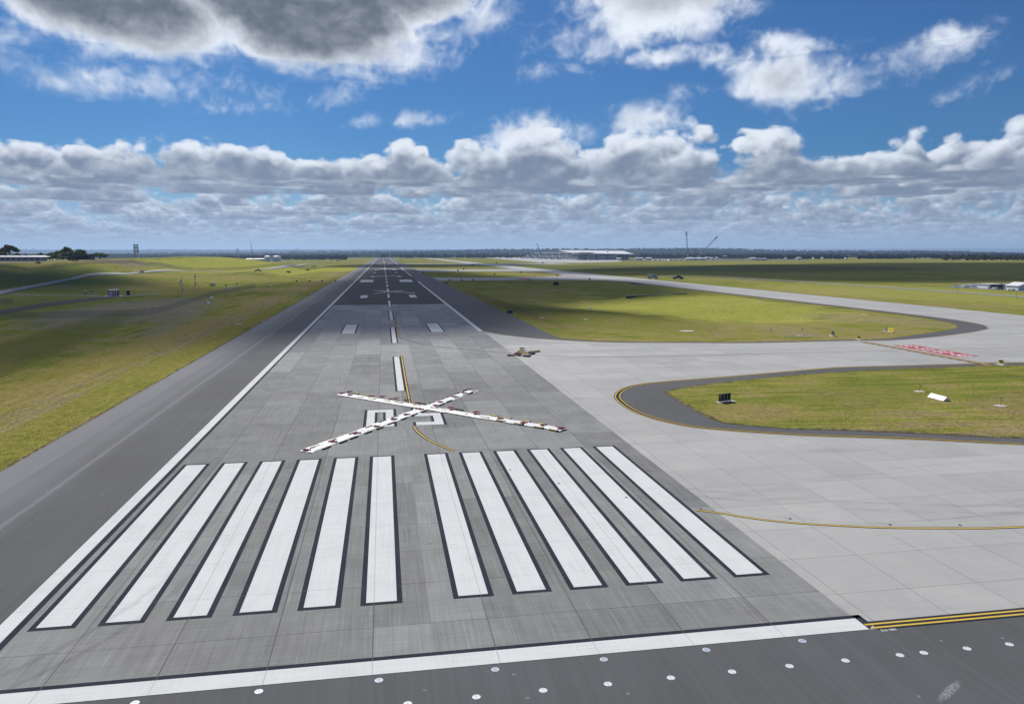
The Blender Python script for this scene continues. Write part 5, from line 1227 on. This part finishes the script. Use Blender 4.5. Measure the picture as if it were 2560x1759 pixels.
mb = MB(); mb.tube((-3,0,37), (-3,0,39), .2); mb.tube((3,0,37), (3,0,38.5), .2); mb.build('antenna', M_GREY, t)
c = AT(382,1900); t = thing('power_pylon', 'pale power pylon with splayed arms right of the boxy tower', 'pylon', (c.x, c.y, c.z)); mb = MB()
for s in (-1, 1): mb.tube((s*.8,0,14), (s*5.5,0,32), .32, .25, 5); mb.tube((s*2.6,0,0), (s*.8,0,14), .35, .3, 5); mb.tube((-s*.8,0,14), (s*5.5,0,32), .2, .2, 4); mb.tube((s*5.5,0,32), (s*8.5,0,31), .25, .15, 5)
mb.tube((-5.5,0,32), (5.5,0,32), .28); mb.tube((-4,0,26), (4,0,26), .2); mb.build('frame', M_LGREY, t)
mb = MB()
for x in (-8.5, 0, 8.5): mb.tube((x,0,31), (x,0,29), .14)
mb.build('insulator', M_LGREY, t)
# culvert headwalls in the drains
for px, py, w, lab in ((721,681.5,4.5,'dark culvert headwall in the drain left of the runway'),(784,667,8.5,'pale culvert headwall in the far drain left of the runway'),(769,676.5,4,'dark box on the bank of the left drain'),(1390,711,3.4,'dark culvert headwall in the drain below the exit taxiway'),(845,652.5,9,'dark culvert at the end of the far drain')):
    c = GT(px, py); t = thing('culvert_headwall', lab, 'culvert', (c.x, c.y, c.z), -.2, 'culverts in the drains'); mb = MB(); mb.box((0,0,.8), (w,1.0,1.8)); mb.build('wall', M_LGREY if 'pale' in lab else M_DGREY, t); mb = MB()
    for x in (-w*.25, w*.22): mb.tube((x,-.56,.75), (x,-.3,.75), .6, None, 12)
    mb.build('pipe_mouth', M_BLKM, t)
a, b = G(1566,746), G(1716,737.5); t = thing('drain_wall', 'dark low wall along the drain below the shaded taxiway', 'drain wall', (a.x, a.y, -0.1)); d = b-a; mb = MB(); L_ = d.length; mb.box((L_/2,0,.45), (L_,.5,1.3)); mb.build('wall', M_DGREY, t); mb = MB(); mb.box((L_/2,0,1.14), (L_,.7,.1)); mb.build('cap', M_LGREY, t); t.rotation_euler.z = math.atan2(d.y, d.x)
# ------------------------------------------------------------------ terminal
M_STEEL = paintmat('white_steel', (0.62,0.65,0.68), 0.5, 0.35, 0.1, .2)
def hz(py, dd): return CAM.z+(634-py)*dd/CF
nr, fr = AT(1443,2180), AT(1330,2900)
t = thing('terminal_building', 'long white roofed airport terminal on the horizon', 'terminal', (nr.x, nr.y, 0.0), 0)
W2 = Matrix.Translation(-nr)
def loc(px, dd, z): p = AT(px, dd); return (p.x-nr.x, p.y-nr.y, z)
def slab(mb, q, th, mi=0): mb.hexa([(p[0],p[1],p[2]-th) for p in q]+list(q), mi)
mb = MB(); slab(mb, [loc(1440,2170,hz(633.4,2170)), loc(1583,2170,hz(635.6,2170)), loc(1556,2430,hz(628.0,2430)), loc(1396,2430,hz(626.2,2430))], 1.6)
rf = mb.build('roof', M_ROOFW, t)
for px, dd, py in ((1432,2300,624.0),(1453,2300,624.2),(1516.5,2300,626.5)): p = loc(px, dd, hz(py, dd)-1.0); k = MB(); k.box(p, (5,5,7)); k.build('vent', M_WPAINT, rf)
mb = MB(); A, B, C, D = loc(1467,2190,0), loc(1570,2190,0), loc(1548,2400,0), loc(1440,2400,0); za = 17.5
mb.hexa([A,B,C,D,(A[0],A[1],18.2),(B[0],B[1],16.0),(C[0],C[1],24),(D[0],D[1],24)]); mb.build('wall', M_GLASS, t)
for a, b, z1, mt in ((1443,1487,17.0,M_PANEL),(1491,1512,13,M_PANEL),(1517,1541,13,M_PANEL)):
    mb = MB(); p, q, p2, q2 = loc(a,2183,0), loc(b,2183,0), loc(a,2188,0), loc(b,2188,0); mb.hexa([p,q,q2,p2]+[(v[0],v[1],z1) for v in (p,q,q2,p2)]); w_ = mb.build('wall_panel', mt, t)
for zz in (6, 11): mb = MB(); p, q = loc(1446,2179,zz), loc(1466,2179,zz); mb.hexa([(p[0],p[1],zz-1.3),(q[0],q[1],zz-1.3),(q[0],q[1]+1,zz-1.3),(p[0],p[1]+1,zz-1.3),(p[0],p[1],zz+1.3),(q[0],q[1],zz+1.3),(q[0],q[1]+1,zz+1.3),(p[0],p[1]+1,zz+1.3)]); mb.build('window', M_GLASS, t)
# pier with slanting struts
a0, a1 = Vector(loc(1443,2185,0)), Vector(loc(1338,2900,0)); pd = (a1-a0); pn = Vector((-pd.y, pd.x, 0)).normalized()
if pn.x > 0: pn = -pn
mb = MB(); wq = [a0, a1, a1-pn*36, a0-pn*36]; mb.hexa([tuple(v) for v in wq]+[(v.x, v.y, 16.5) for v in wq]); mb.build('wall', M_PANEL, t)
mb = MB(); wq = [a0+pn*2, a1+pn*2, a1+pn*2.2, a0+pn*2.2]; mb.hexa([(v.x, v.y, 9.0) for v in wq]+[(v.x, v.y, 14.0) for v in wq]); mb.build('window', M_GLASS, t)
mb = MB(); wq = [a0+pn*6-pd*.06, a1+pn*6, a1-pn*40, a0-pn*40-pd*.06]; mb.hexa([(v.x, v.y, 20.0) for v in wq]+[(v.x, v.y, 21.6) for v in wq]); mb.build('pier_roof', M_ROOFW, t)
mb = MB(); wq = [a0+pn*3, a1+pn*3, a1-pn*36, a0-pn*36]; mb.hexa([(v.x, v.y, 16.5) for v in wq]+[(v.x, v.y, 20.0) for v in wq]); mb.build('clerestory', M_DGREY, t)
fr_ = [0.0,.14,.29,.45,.62,.80,.98]
for i, f in enumerate(fr_):
    s0 = a0+pd*f; k = MB(); L_ = 30
    k.tube((s0+pn*4+Vector((0,0,20.6))), (s0+pn*(L_)+Vector((0,0,10.0))), 1.7, None, 6); k.tube((s0+pn*L_+Vector((0,0,10))), (s0+pn*L_+Vector((0,0,0))), .7, None, 6); k.build('gate_strut', M_WPAINT, t)
    base = Vector((nr.x, nr.y, 0))+s0+pn*(L_+1.5)
    b_ = thing('boarding_bridge', f"boarding bridge on the terminal pier, {ORD[6-i]} from the left", 'boarding bridge', tuple(base), math.atan2(pn.y, pn.x), 'boarding bridges along the pier')
    k = MB(); k.tube((0,0,4), (0,0,11), 3.2, 3.0, 12); k.tube((0,0,11), (0,0,12.5), 3.0, .6, 12); k.build('rotunda', M_WPAINT, b_)
    k = MB(); k.tube((2,0,7.5), (24,-3,4.0), 1.9, 1.9, 6); k.build('tunnel', M_GREY, b_); k = MB(); k.box((25,-3,4), (4,4.4,4.2)); k.build('cab', M_DGREY, b_)
    for s in (-1, 1): k = MB(); k.tube((18,-2.5+s*1.6,0), (18,-2.5+s*1.6,4), .35, None, 6); k.build('leg', M_DGREY, b_)
# apron light masts
for i, (px, dd, h) in enumerate(((1455,2080,16),(1479,2080,22),(1504,2080,17),(1533,2060,22),(1401,2300,20),(1494,2000,13),(1540,2000,14),(1468,2050,13),(1314,2900,16),(1304,2950,16),(1296,3000,15),(1512,2010,12),(1554,2000,13),(1560,2050,12))):
    c = AT(px, dd); t = thing('light_mast', f"thin light mast on the terminal apron, {ORD[i]} of the scattered masts", 'light mast', (c.x, c.y, 0.0), 0, 'light masts on the apron'); t['label'] = 'thin pale light mast standing on the terminal apron'
    mb = MB(); mb.tube((0,0,0), (0,0,h), .38, .26, 6); mb.build('pole', M_LGREY, t); mb = MB(); mb.box((0,0,h), (2.4,.9,.5)); mb.build('lamp_head', M_WPAINT, t)
# ------------------------------------------------------------------ cranes
def crane(label, px, dd, boom_end, mast=None, base=(0,0)):
    c = AT(px, dd); t = thing('crawler_crane', label, 'crane', (c.x, c.y, 0.0), -CYAW, 'cranes on the construction site')
    mb = MB()
    for s in (-1, 1): mb.box((s*3.2,0,1.4), (1.6,9,2.8))
    mb.build('track', M_DGREY, t)
    mb = MB(); mb.box((-1.5,0,8), (11,6,4.5)); mb.build('body', M_MARBAG, t); mb = MB(); mb.box((-7.5,0,8.2), (4,6,4.4)); mb.build('counterweight', M_DGREY, t)
    mb = MB(); mb.box((0,0,4.4), (5,5,3.4)); mb.build('turntable', M_RED, t)
    mb = MB(); mb.box((2.6,-2,11), (2.6,2.2,2.4)); mb.build('cab', M_WPAINT, t)
    bx, bz = boom_end; B0 = Vector((3,0,9)); B1 = Vector((bx,0,bz)); tip = B0.lerp(B1, .86)
    mb = MB(); lattice(mb, B0, tip, 1.6, 3.4, 16, .24); mb.build('boom', M_LGREY, t); mb = MB(); lattice(mb, tip, B1, 3.4, 1.6, 4, .34); mb.box(tuple(B1), (3,2.4,3)); mb.build('boom_tip', M_BLKM, t)
    if mast:
        Mt = Vector((mast[0],0,mast[1])); mb = MB(); mb.tube((-2,0,10), Mt, .5, .35, 5); mb.tube((4,0,10), Mt, .45, .3, 5); mb.tube((-8,0,10), Mt, .35, .25, 5); mb.build('mast', M_DGREY, t)
        mb = MB(); mb.tube(Mt, B1, .12, None, 4); mb.build('stay_rope', M_DGREY, t)
    mb = MB(); mb.tube(B1, (B1.x,0,B1.z*.55), .1, None, 4); mb.box((B1.x,0,B1.z*.54), (1.2,1.2,2)); mb.build('hook', M_DGREY, t)
    return t
crane('crawler crane with its lattice boom raised upright', 1714, 2250, (-3.5, hz(582.5,2250)), (4, 34))
crane('crawler crane with its lattice boom slanting to the right', 1740, 2250, (56, hz(594,2250)), (-7.5, 31))
c = AT(1350,2700); t = thing('boom_crane', 'short crane boom rising behind the terminal roof', 'crane', (c.x, c.y, 0.0), -CYAW); mb = MB(); mb.tube((6,0,8), (-11,0,hz(611,2700)), 1.5, 1.0, 6); mb.build('boom', M_DGREY, t); mb = MB(); mb.box((6,0,4), (10,5,6)); mb.build('body', M_YEL, t); mb = MB(); mb.box((-11,0,hz(611,2700)), (3,2,4)); mb.build('boom_tip', M_BLKM, t)
# ------------------------------------------------------------------ construction site
structure(poly_obj('site_ground', [tuple(AT(px, dd)[:2]) for px, dd in ((1552,2000),(1920,1950),(2020,2050),(1990,2500),(1560,2700))], 0.02, paintmat('site_gravel', (0.17,0.155,0.14), 0.95, 0.1, 0.3, .05)))
cab = [(1728,1990,36,'long white site cabin below the upright crane'),(1748,1990,30,'white site cabin right of the long one below the cranes'),(1722,2200,14,'white site cabin at the foot of the upright crane'),(1745,2230,12,'white site cabin at the foot of the slanting crane'),(1776,2150,7,'small white site cabin right of the cranes'),(1788,2250,8,'white site cabin beside the dark frame'),(1765,2350,14,'grey site cabin behind the cranes'),
 (1596,2120,22,'long white cabin nearest the terminal'),(1620,2150,16,'white cabin right of the long cabin by the terminal'),(1545,2060,11,'white tent like cabin before the terminal end'),(1878,2080,14,'white tent left of the big white tents'),(1992,2200,13,'white cabin alone on the open ground'),(2028,2150,4,'tiny white cabin on the haul road, left one'),(2050,2120,5,'tiny white cabin on the haul road, right one'),(2108,2060,4,'tiny white cabin near the brown heap')]
for px, dd, w, lab in cab:
    c = AT(px, dd); t = thing('site_cabin', lab, 'site cabin', (c.x, c.y, .02), -CYAW+random.uniform(-.1,.1), 'site cabins'); t.scale = (1,1.5,1.45); mb = MB(); mb.box((0,0,1.9), (w,4,3.0)); mb.build('wall', M_GREY if 'grey' in lab else M_WPAINT, t); mb = MB(); a_ = w/2+.3; mb.hexa([(-a_,-2.4,3.4),(a_,-2.4,3.4),(a_,2.4,3.4),(-a_,2.4,3.4),(-a_,-2.4,3.6),(a_,-2.4,3.6),(a_,2.4,4.9),(-a_,2.4,4.9)]); mb.build('roof', M_ROOFW, t); mb = MB(); mb.box((w*.2,-2.03,1.6), (w*.12+.6,.08,1.9)); mb.build('door', M_DGREY, t)
for px, dd, w, mt, lab in ((1899,2060,24,M_WPAINT,'biggest white tent with a rounded roof'),(1888,2020,12,M_RED,'low red shed in front of the big white tent'),(1905,2010,14,M_BLUEP,'low blue and white shed before the big white tent'),(1809,2280,12,M_YEL,'yellow and white topped platform left of the dark frame')):
    c = AT(px, dd); t = thing('site_shelter', lab, 'shelter', (c.x, c.y, .02), -CYAW, 'shelters on the construction site'); h0 = 9 if mt is M_YEL else 2.6; mb = MB()
    if mt is M_YEL:
        for x in (-5, 5): mb.box((x,0,4), (.8,.8,8))
    else: mb.box((0,0,1.4), (w,7,2.8))
    mb.build('wall', M_DGREY if mt is M_YEL else mt, t); mb = MB()
    for i in range(6): a0_, a1_ = math.pi*i/6, math.pi*(i+1)/6; mb.face([(-w/2,-4*math.cos(a0_),h0+2.6*math.sin(a0_)),(w/2,-4*math.cos(a0_),h0+2.6*math.sin(a0_)),(w/2,-4*math.cos(a1_),h0+2.6*math.sin(a1_)),(-w/2,-4*math.cos(a1_),h0+2.6*math.sin(a1_))])
    mb.build('roof', M_WPAINT, t)
c = AT(1838,2250); t = thing('steel_frame', 'open dark steel frame of columns on the construction site', 'steel frame', (c.x, c.y, .02), -CYAW)
for i in range(8):
    for y in (0, 14): k = MB(); k.box((-24+i*7,y,5.5), (.9,.9,11)); k.build('column', M_DGREY, t)
mb = MB(); mb.box((0,0,11.4), (52,1,1.4)); mb.box((0,14,11.4), (52,1,1.4))
for i in range(8): mb.box((-24+i*7,7,11.4), (.8,14,1))
mb.build('beam', M_DGREY, t)
cols = [M_WPAINT, M_SILV, M_DARKC, M_WPAINT, M_BLUEC, M_SILV, M_WPAINT, M_REDC]; cnm = ['white','silver','dark','white','blue','silver','white','red']
protos = {}
for i in range(29):
    px = 1588+i*4.9+random.uniform(-1,1); c = AT(px, 1930+random.uniform(-10,30)); k = i % 8
    lab = f"{cnm[k]} car in the parked line below the cranes, {ORD[i]} from the left"
    if k not in protos: protos[k] = car('parked_car', lab, (c.x, c.y, .03), random.choice([0,1.57,.3]), 'sedan' if k % 3 else 'ute', cols[k], 'cars parked on the construction site', 1.15)
    else: dup(protos[k], (c.x, c.y, .03), random.choice([0,1.57,.3]), lab)
for i in range(16):
    c = AT(1600+i*14.5+random.uniform(-3,3), 2450+random.uniform(-60,60)); t = thing('site_post', 'thin pale post among the site cabins behind the parked cars', 'post', (c.x, c.y, .0), 0, 'thin posts on the construction site'); h = random.uniform(8,12); mb = MB(); mb.tube((0,0,0), (0,0,h), .3, .2, 5); mb.build('pole', M_LGREY, t)
for i, (px, dd, lab) in enumerate(((1470,2020,'ground service truck under the terminal wall, left one'),(1487,2030,'ground service truck under the terminal wall, middle one'),(1508,2030,'ground service truck under the terminal wall, right one'),(1546,1990,'ground service truck at the apron end'),(1448,2080,'ground service truck beside the last boarding bridge'))):
    c = AT(px, dd); car('service_truck', lab, (c.x, c.y, .05), random.uniform(0,3), 'truck', [M_YEL, M_WPAINT, M_REDC, M_DARKC, M_YEL][i], 'service trucks on the apron', 1.0)
# ------------------------------------------------------------------ compound by the right edge
def shed(label, px, py, w, d, h, wall, rz=-.05, gable_=True):
    c = G(px, py); t = thing('compound_shed', label, 'shed', (c.x, c.y, 0.0), rz, 'sheds in the right compound'); mb = MB(); mb.box((0,d/2,h/2), (w,d,h)); mb.build('wall', wall, t); mb = MB()
    if gable_: mb.face([(-w/2-.4,-.5,h),(0,-.5,h+1.7),(0,d+.5,h+1.7),(-w/2-.4,d+.5,h)]); mb.face([(0,-.5,h+1.7),(w/2+.4,-.5,h),(w/2+.4,d+.5,h),(0,d+.5,h+1.7)]); mb.face([(-w/2,-.3,h),(w/2,-.3,h),(0,-.3,h+1.6)])
    else: mb.box((0,d/2,h+.12), (w+.6,d+.6,.25))
    mb.build('roof', M_ROOFW, t); return t
structure(poly_obj('compound_yard', [tuple(G(px, py)[:2]) for px, py in ((2368,717.5),(2600,730),(2660,716),(2420,708))], 0.0, paintmat('compound_gravel', (0.26,0.25,0.23), .95, .1, .25, .2)))
t = shed('grey fronted shed with white roof and dark doors', 2490, 721.5, 9.2, 8, 2.2, M_WPAINT, -.05, False); mb = MB(); mb.box((.6,-.06,1.05), (7.4,.1,2.0)); mb.build('door', M_DGREY, t)
shed('large white gabled shed at the right edge', 2566, 726, 9, 8, 2.3, M_WPAINT)
shed('white shed between the grey fronted shed and the gabled one', 2523, 722, 3.0, 5, 2.2, M_WPAINT, -.05, False)
t = shed('dark blue container before the gabled shed', 2537, 724.5, 2.4, 2.4, 1.8, M_BLUEP, -.05, False)
shed('small white box shed left of the grey fronted shed', 2452, 719, 1.0, 1.2, 1.15, M_WPAINT, -.05, False)
shed('long white container behind the second panel rack', 2438, 716.5, 4.2, 2.0, .9, M_WPAINT, -.05, False)
for px, py, lab in ((2391,718,'tilted grey solar rack at the left end of the compound'),(2438,720,'tilted grey solar rack between the truck and the sheds')):
    c = G(px, py); t = thing('solar_rack', lab, 'solar rack', (c.x, c.y, 0.0), -.05, 'solar racks in the compound'); mb = MB(); mb.hexa([(-1.9,-.8,.15),(1.5,-.8,.15),(2.0,.9,1.15),(-1.3,.9,1.15),(-1.9,-.8,.21),(1.5,-.8,.21),(2.0,.9,1.21),(-1.3,.9,1.21)]); mb.build('panel', M_PANEL, t)
    for x in (-1.0, 1.5): k = MB(); k.tube((x,.6,0), (x,.6,1.0), .05); k.build('leg', M_LGREY, t)
c = G(2415,719); car('parked_truck', 'white truck with dark cab behind the solar rack', (c.x, c.y, 0), R(185), 'truck', M_WPAINT, 'vehicles in the compound', .42)
for i, (px, py, k, m_, lab) in enumerate(((2492,723.5,'van',M_WPAINT,'white van before the grey fronted shed'),(2504,724,'ute',M_DARKC,'dark pickup right of the white van'),(2484,722.5,'sedan',M_WPAINT,'low white car left of the white van'),(2522,726,'sedan',M_WPAINT,'white car nearest the gabled shed, left of the container'),(2532,726.3,'ute',M_SILV,'silver pickup before the dark blue container'),(2548,722.5,'sedan',M_WPAINT,'white car against the gabled shed'),(2511,724,'sedan',M_SILV,'silver car right of the dark pickup'))):
    c = G(px, py); car('parked_car', lab, (c.x, c.y, 0), R(185), k, m_, 'vehicles in the compound', .5)
for px, py, h, lab in ((2394,734,2.6,'wire strung pole on the near side of the compound, left one'),(2540,744,2.9,'wire strung pole on the near side of the compound, right one'),(2425,711,1.5,'short pale pole behind the truck in the compound')):
    c = G(px, py); t = thing('timber_pole', lab, 'pole', (c.x, c.y, -.06), 0, 'poles around the compound'); mb = MB(); mb.tube((0,0,0), (0,0,h), .08, .06, 6); mb.build('pole', M_WPOST, t); mb = MB(); mb.box((0,0,h-.1), (.8,.08,.08)); mb.build('crossarm', M_WPOST, t)
# far white warehouses on the plain
for i, (px, dd, w, h, lab) in enumerate(((812,5400,75,7,'long white warehouse on the plain left of the runway end'),(868,5500,45,6,'shorter white warehouse right of the long one'),(572,6200,70,6,'white warehouse far behind the shed and tanks'),(1215,5600,110,7,'long pale warehouse on the plain left of the terminal'),(2470,5200,70,7,'pale warehouse below the right ridge'),(250,6800,50,7,'pale warehouse on the left horizon'),(1045,6100,55,7,'pale warehouse on the plain beyond the runway end'),(962,4050,42,5,'low pale shed straight behind the runway end'))):
    c = AT(px, dd); t = thing('distant_warehouse', lab, 'warehouse', (c.x, c.y, c.z+3), -CYAW, 'warehouses far out on the plain'); mb = MB(); mb.box((0,0,h/2-2), (w,25,h+4)); mb.build('wall', M_PANEL, t); mb = MB(); mb.box((0,0,h+.4), (w+2,27,1.0)); mb.build('roof', M_ROOFW, t)
for px, dd, h, lab in ((1521,6900,55,'thin radio mast on the ridge behind the terminal'),(1738,6900,45,'thin radio mast on the ridge behind the cranes')):
    c = AT(px, dd); t = thing('radio_mast', lab, 'radio mast', (c.x, c.y, c.z), 0, 'radio masts on the ridge'); mb = MB(); mb.tube((0,0,0), (0,0,h), 1.3, .9, 5); mb.build('pole', M_GREY, t)
# ------------------------------------------------------------------ unseen clouds overhead, outlined and placed to cast the shade on the field
def cloudmat():
    mt, nt, b = newmat('shade_cloud', 1.0, 0.0); b.inputs['Base Color'].default_value = (.85,.86,.88,1)
    at = nt.new('ShaderNodeAttribute'); at.attribute_name = 'thick'; p = wpos(nt)
    th = X(nt, at.outputs['Fac']) + (nt.noise(p, 0.006, 4.0, 0.6)-.5)*.7
    tr = nt.new('ShaderNodeBsdfTransparent'); tl_ = nt.new('ShaderNodeBsdfTranslucent'); tl_.inputs[0].default_value = (.85,.86,.88,1)
    m1 = nt.new('ShaderNodeMixShader'); m1.inputs[0].default_value = .35; m2 = nt.new('ShaderNodeMixShader')
    nt.l.new(b.outputs[0], m1.inputs[1]); nt.l.new(tl_.outputs[0], m1.inputs[2]); nt.link(nt.smooth(th, 0.1, .8, 0.0, 0.56), m2.inputs[0]); nt.l.new(tr.outputs[0], m2.inputs[1]); nt.l.new(m1.outputs[0], m2.inputs[2])
    nt.l.new(m2.outputs[0], mt.node_tree.nodes['Material Output'].inputs[0]); return mt
M_CLOUD = cloudmat()
def pip(x, y, poly):
    n = len(poly); ins = np.zeros(x.shape, bool); dm = np.full(x.shape, 1e9)
    for i in range(n):
        x0, y0 = poly[i]; x1, y1 = poly[(i+1) % n]
        cond = ((y0 > y) != (y1 > y)); ins ^= cond & (x < (x1-x0)*(y-y0)/((y1-y0) or 1e-9)+x0)
        t = np.clip(((x-x0)*(x1-x0)+(y-y0)*(y1-y0))/((x1-x0)**2+(y1-y0)**2+1e-9), 0, 1); dm = np.minimum(dm, np.hypot(x-x0-t*(x1-x0), y-y0-t*(y1-y0)))
    return np.where(ins, dm, -dm)
def cloud(pxs, soft, n=90, base=2200.0, ground=0.0, thick=1.0):
    poly = [tuple(G(px, py, ground)[:2]) for px, py in pxs]
    poly = [(x+SUNV.x/SUNV.z*(base-ground), y+SUNV.y/SUNV.z*(base-ground)) for x, y in poly]
    P = np.array(poly); x0, y0 = P.min(0)-soft; x1, y1 = P.max(0)+soft
    xs, ys = np.meshgrid(np.linspace(x0, x1, n), np.linspace(y0, y1, n), indexing='ij')
    d = pip(xs, ys, poly); th = np.clip(.5+d/(2*soft), 0, 1)*thick
    bump = np.array([mnoise.fractal(Vector((a*.004, b*.004, 0)), 1.0, 2.0, 4) for a, b in zip(xs.ravel(), ys.ravel())]).reshape(xs.shape)
    top = base+np.clip(d, 0, 300)*.8*(1+.5*bump)+20*bump
    V = []; F = []; A = []
    for zz in (np.full(xs.shape, base), top):
        V.append(np.stack([xs, ys, zz], -1).reshape(-1, 3)); A.append(th.ravel())
    idx = np.arange(n*n).reshape(n, n); q = np.stack([idx[:-1,:-1], idx[1:,:-1], idx[1:,1:], idx[:-1,1:]], -1).reshape(-1, 4)
    keep = (th.ravel()[q].max(1) > 0)
    q = q[keep]; F = np.concatenate([q[:, ::-1], q+n*n])
    me = bpy.data.meshes.new('clouds'); me.from_pydata(np.concatenate(V).tolist(), [], F.tolist()); me.materials.append(M_CLOUD)
    at = me.attributes.new('thick', 'FLOAT', 'POINT'); at.data.foreach_set('value', np.concatenate(A).astype(np.float32))
    me.polygons.foreach_set('use_smooth', [True]*len(me.polygons)); me.update()
    o = bpy.data.objects.new('clouds', me); COL.objects.link(o); tag(o, 'unseen white cloud shaped to cast shade on the airfield', 'clouds', None, 'stuff'); return o
for a in SHADE: cloud(*a)
# ------------------------------------------------------------------ haze
if HAZE > 0:
    mb = MB(); mb.box((1500, 9000, 85), (90000, 60000, 190)); h_ = mb.build('haze', newmat('haze_air')[0])
    mt = MATS['haze_air']; n_ = mt.node_tree.nodes; n_.remove(n_['Principled BSDF']); pv = n_.new('ShaderNodeVolumePrincipled'); pv.inputs['Color'].default_value = (0.50,0.70,1.0,1); pv.inputs['Density'].default_value = HAZE; pv.inputs['Anisotropy'].default_value = 0.25
    mt.node_tree.links.new(pv.outputs[0], n_['Material Output'].inputs['Volume']); h_['kind'] = 'stuff'; h_.visible_shadow = True
cy = scene.cycles
cy.use_denoising = True; cy.max_bounces = 4; cy.diffuse_bounces = 2; cy.glossy_bounces = 2; cy.transparent_max_bounces = 16; cy.volume_bounces = 0; cy.transmission_bounces = 2
cy.sample_clamp_indirect = 4.0
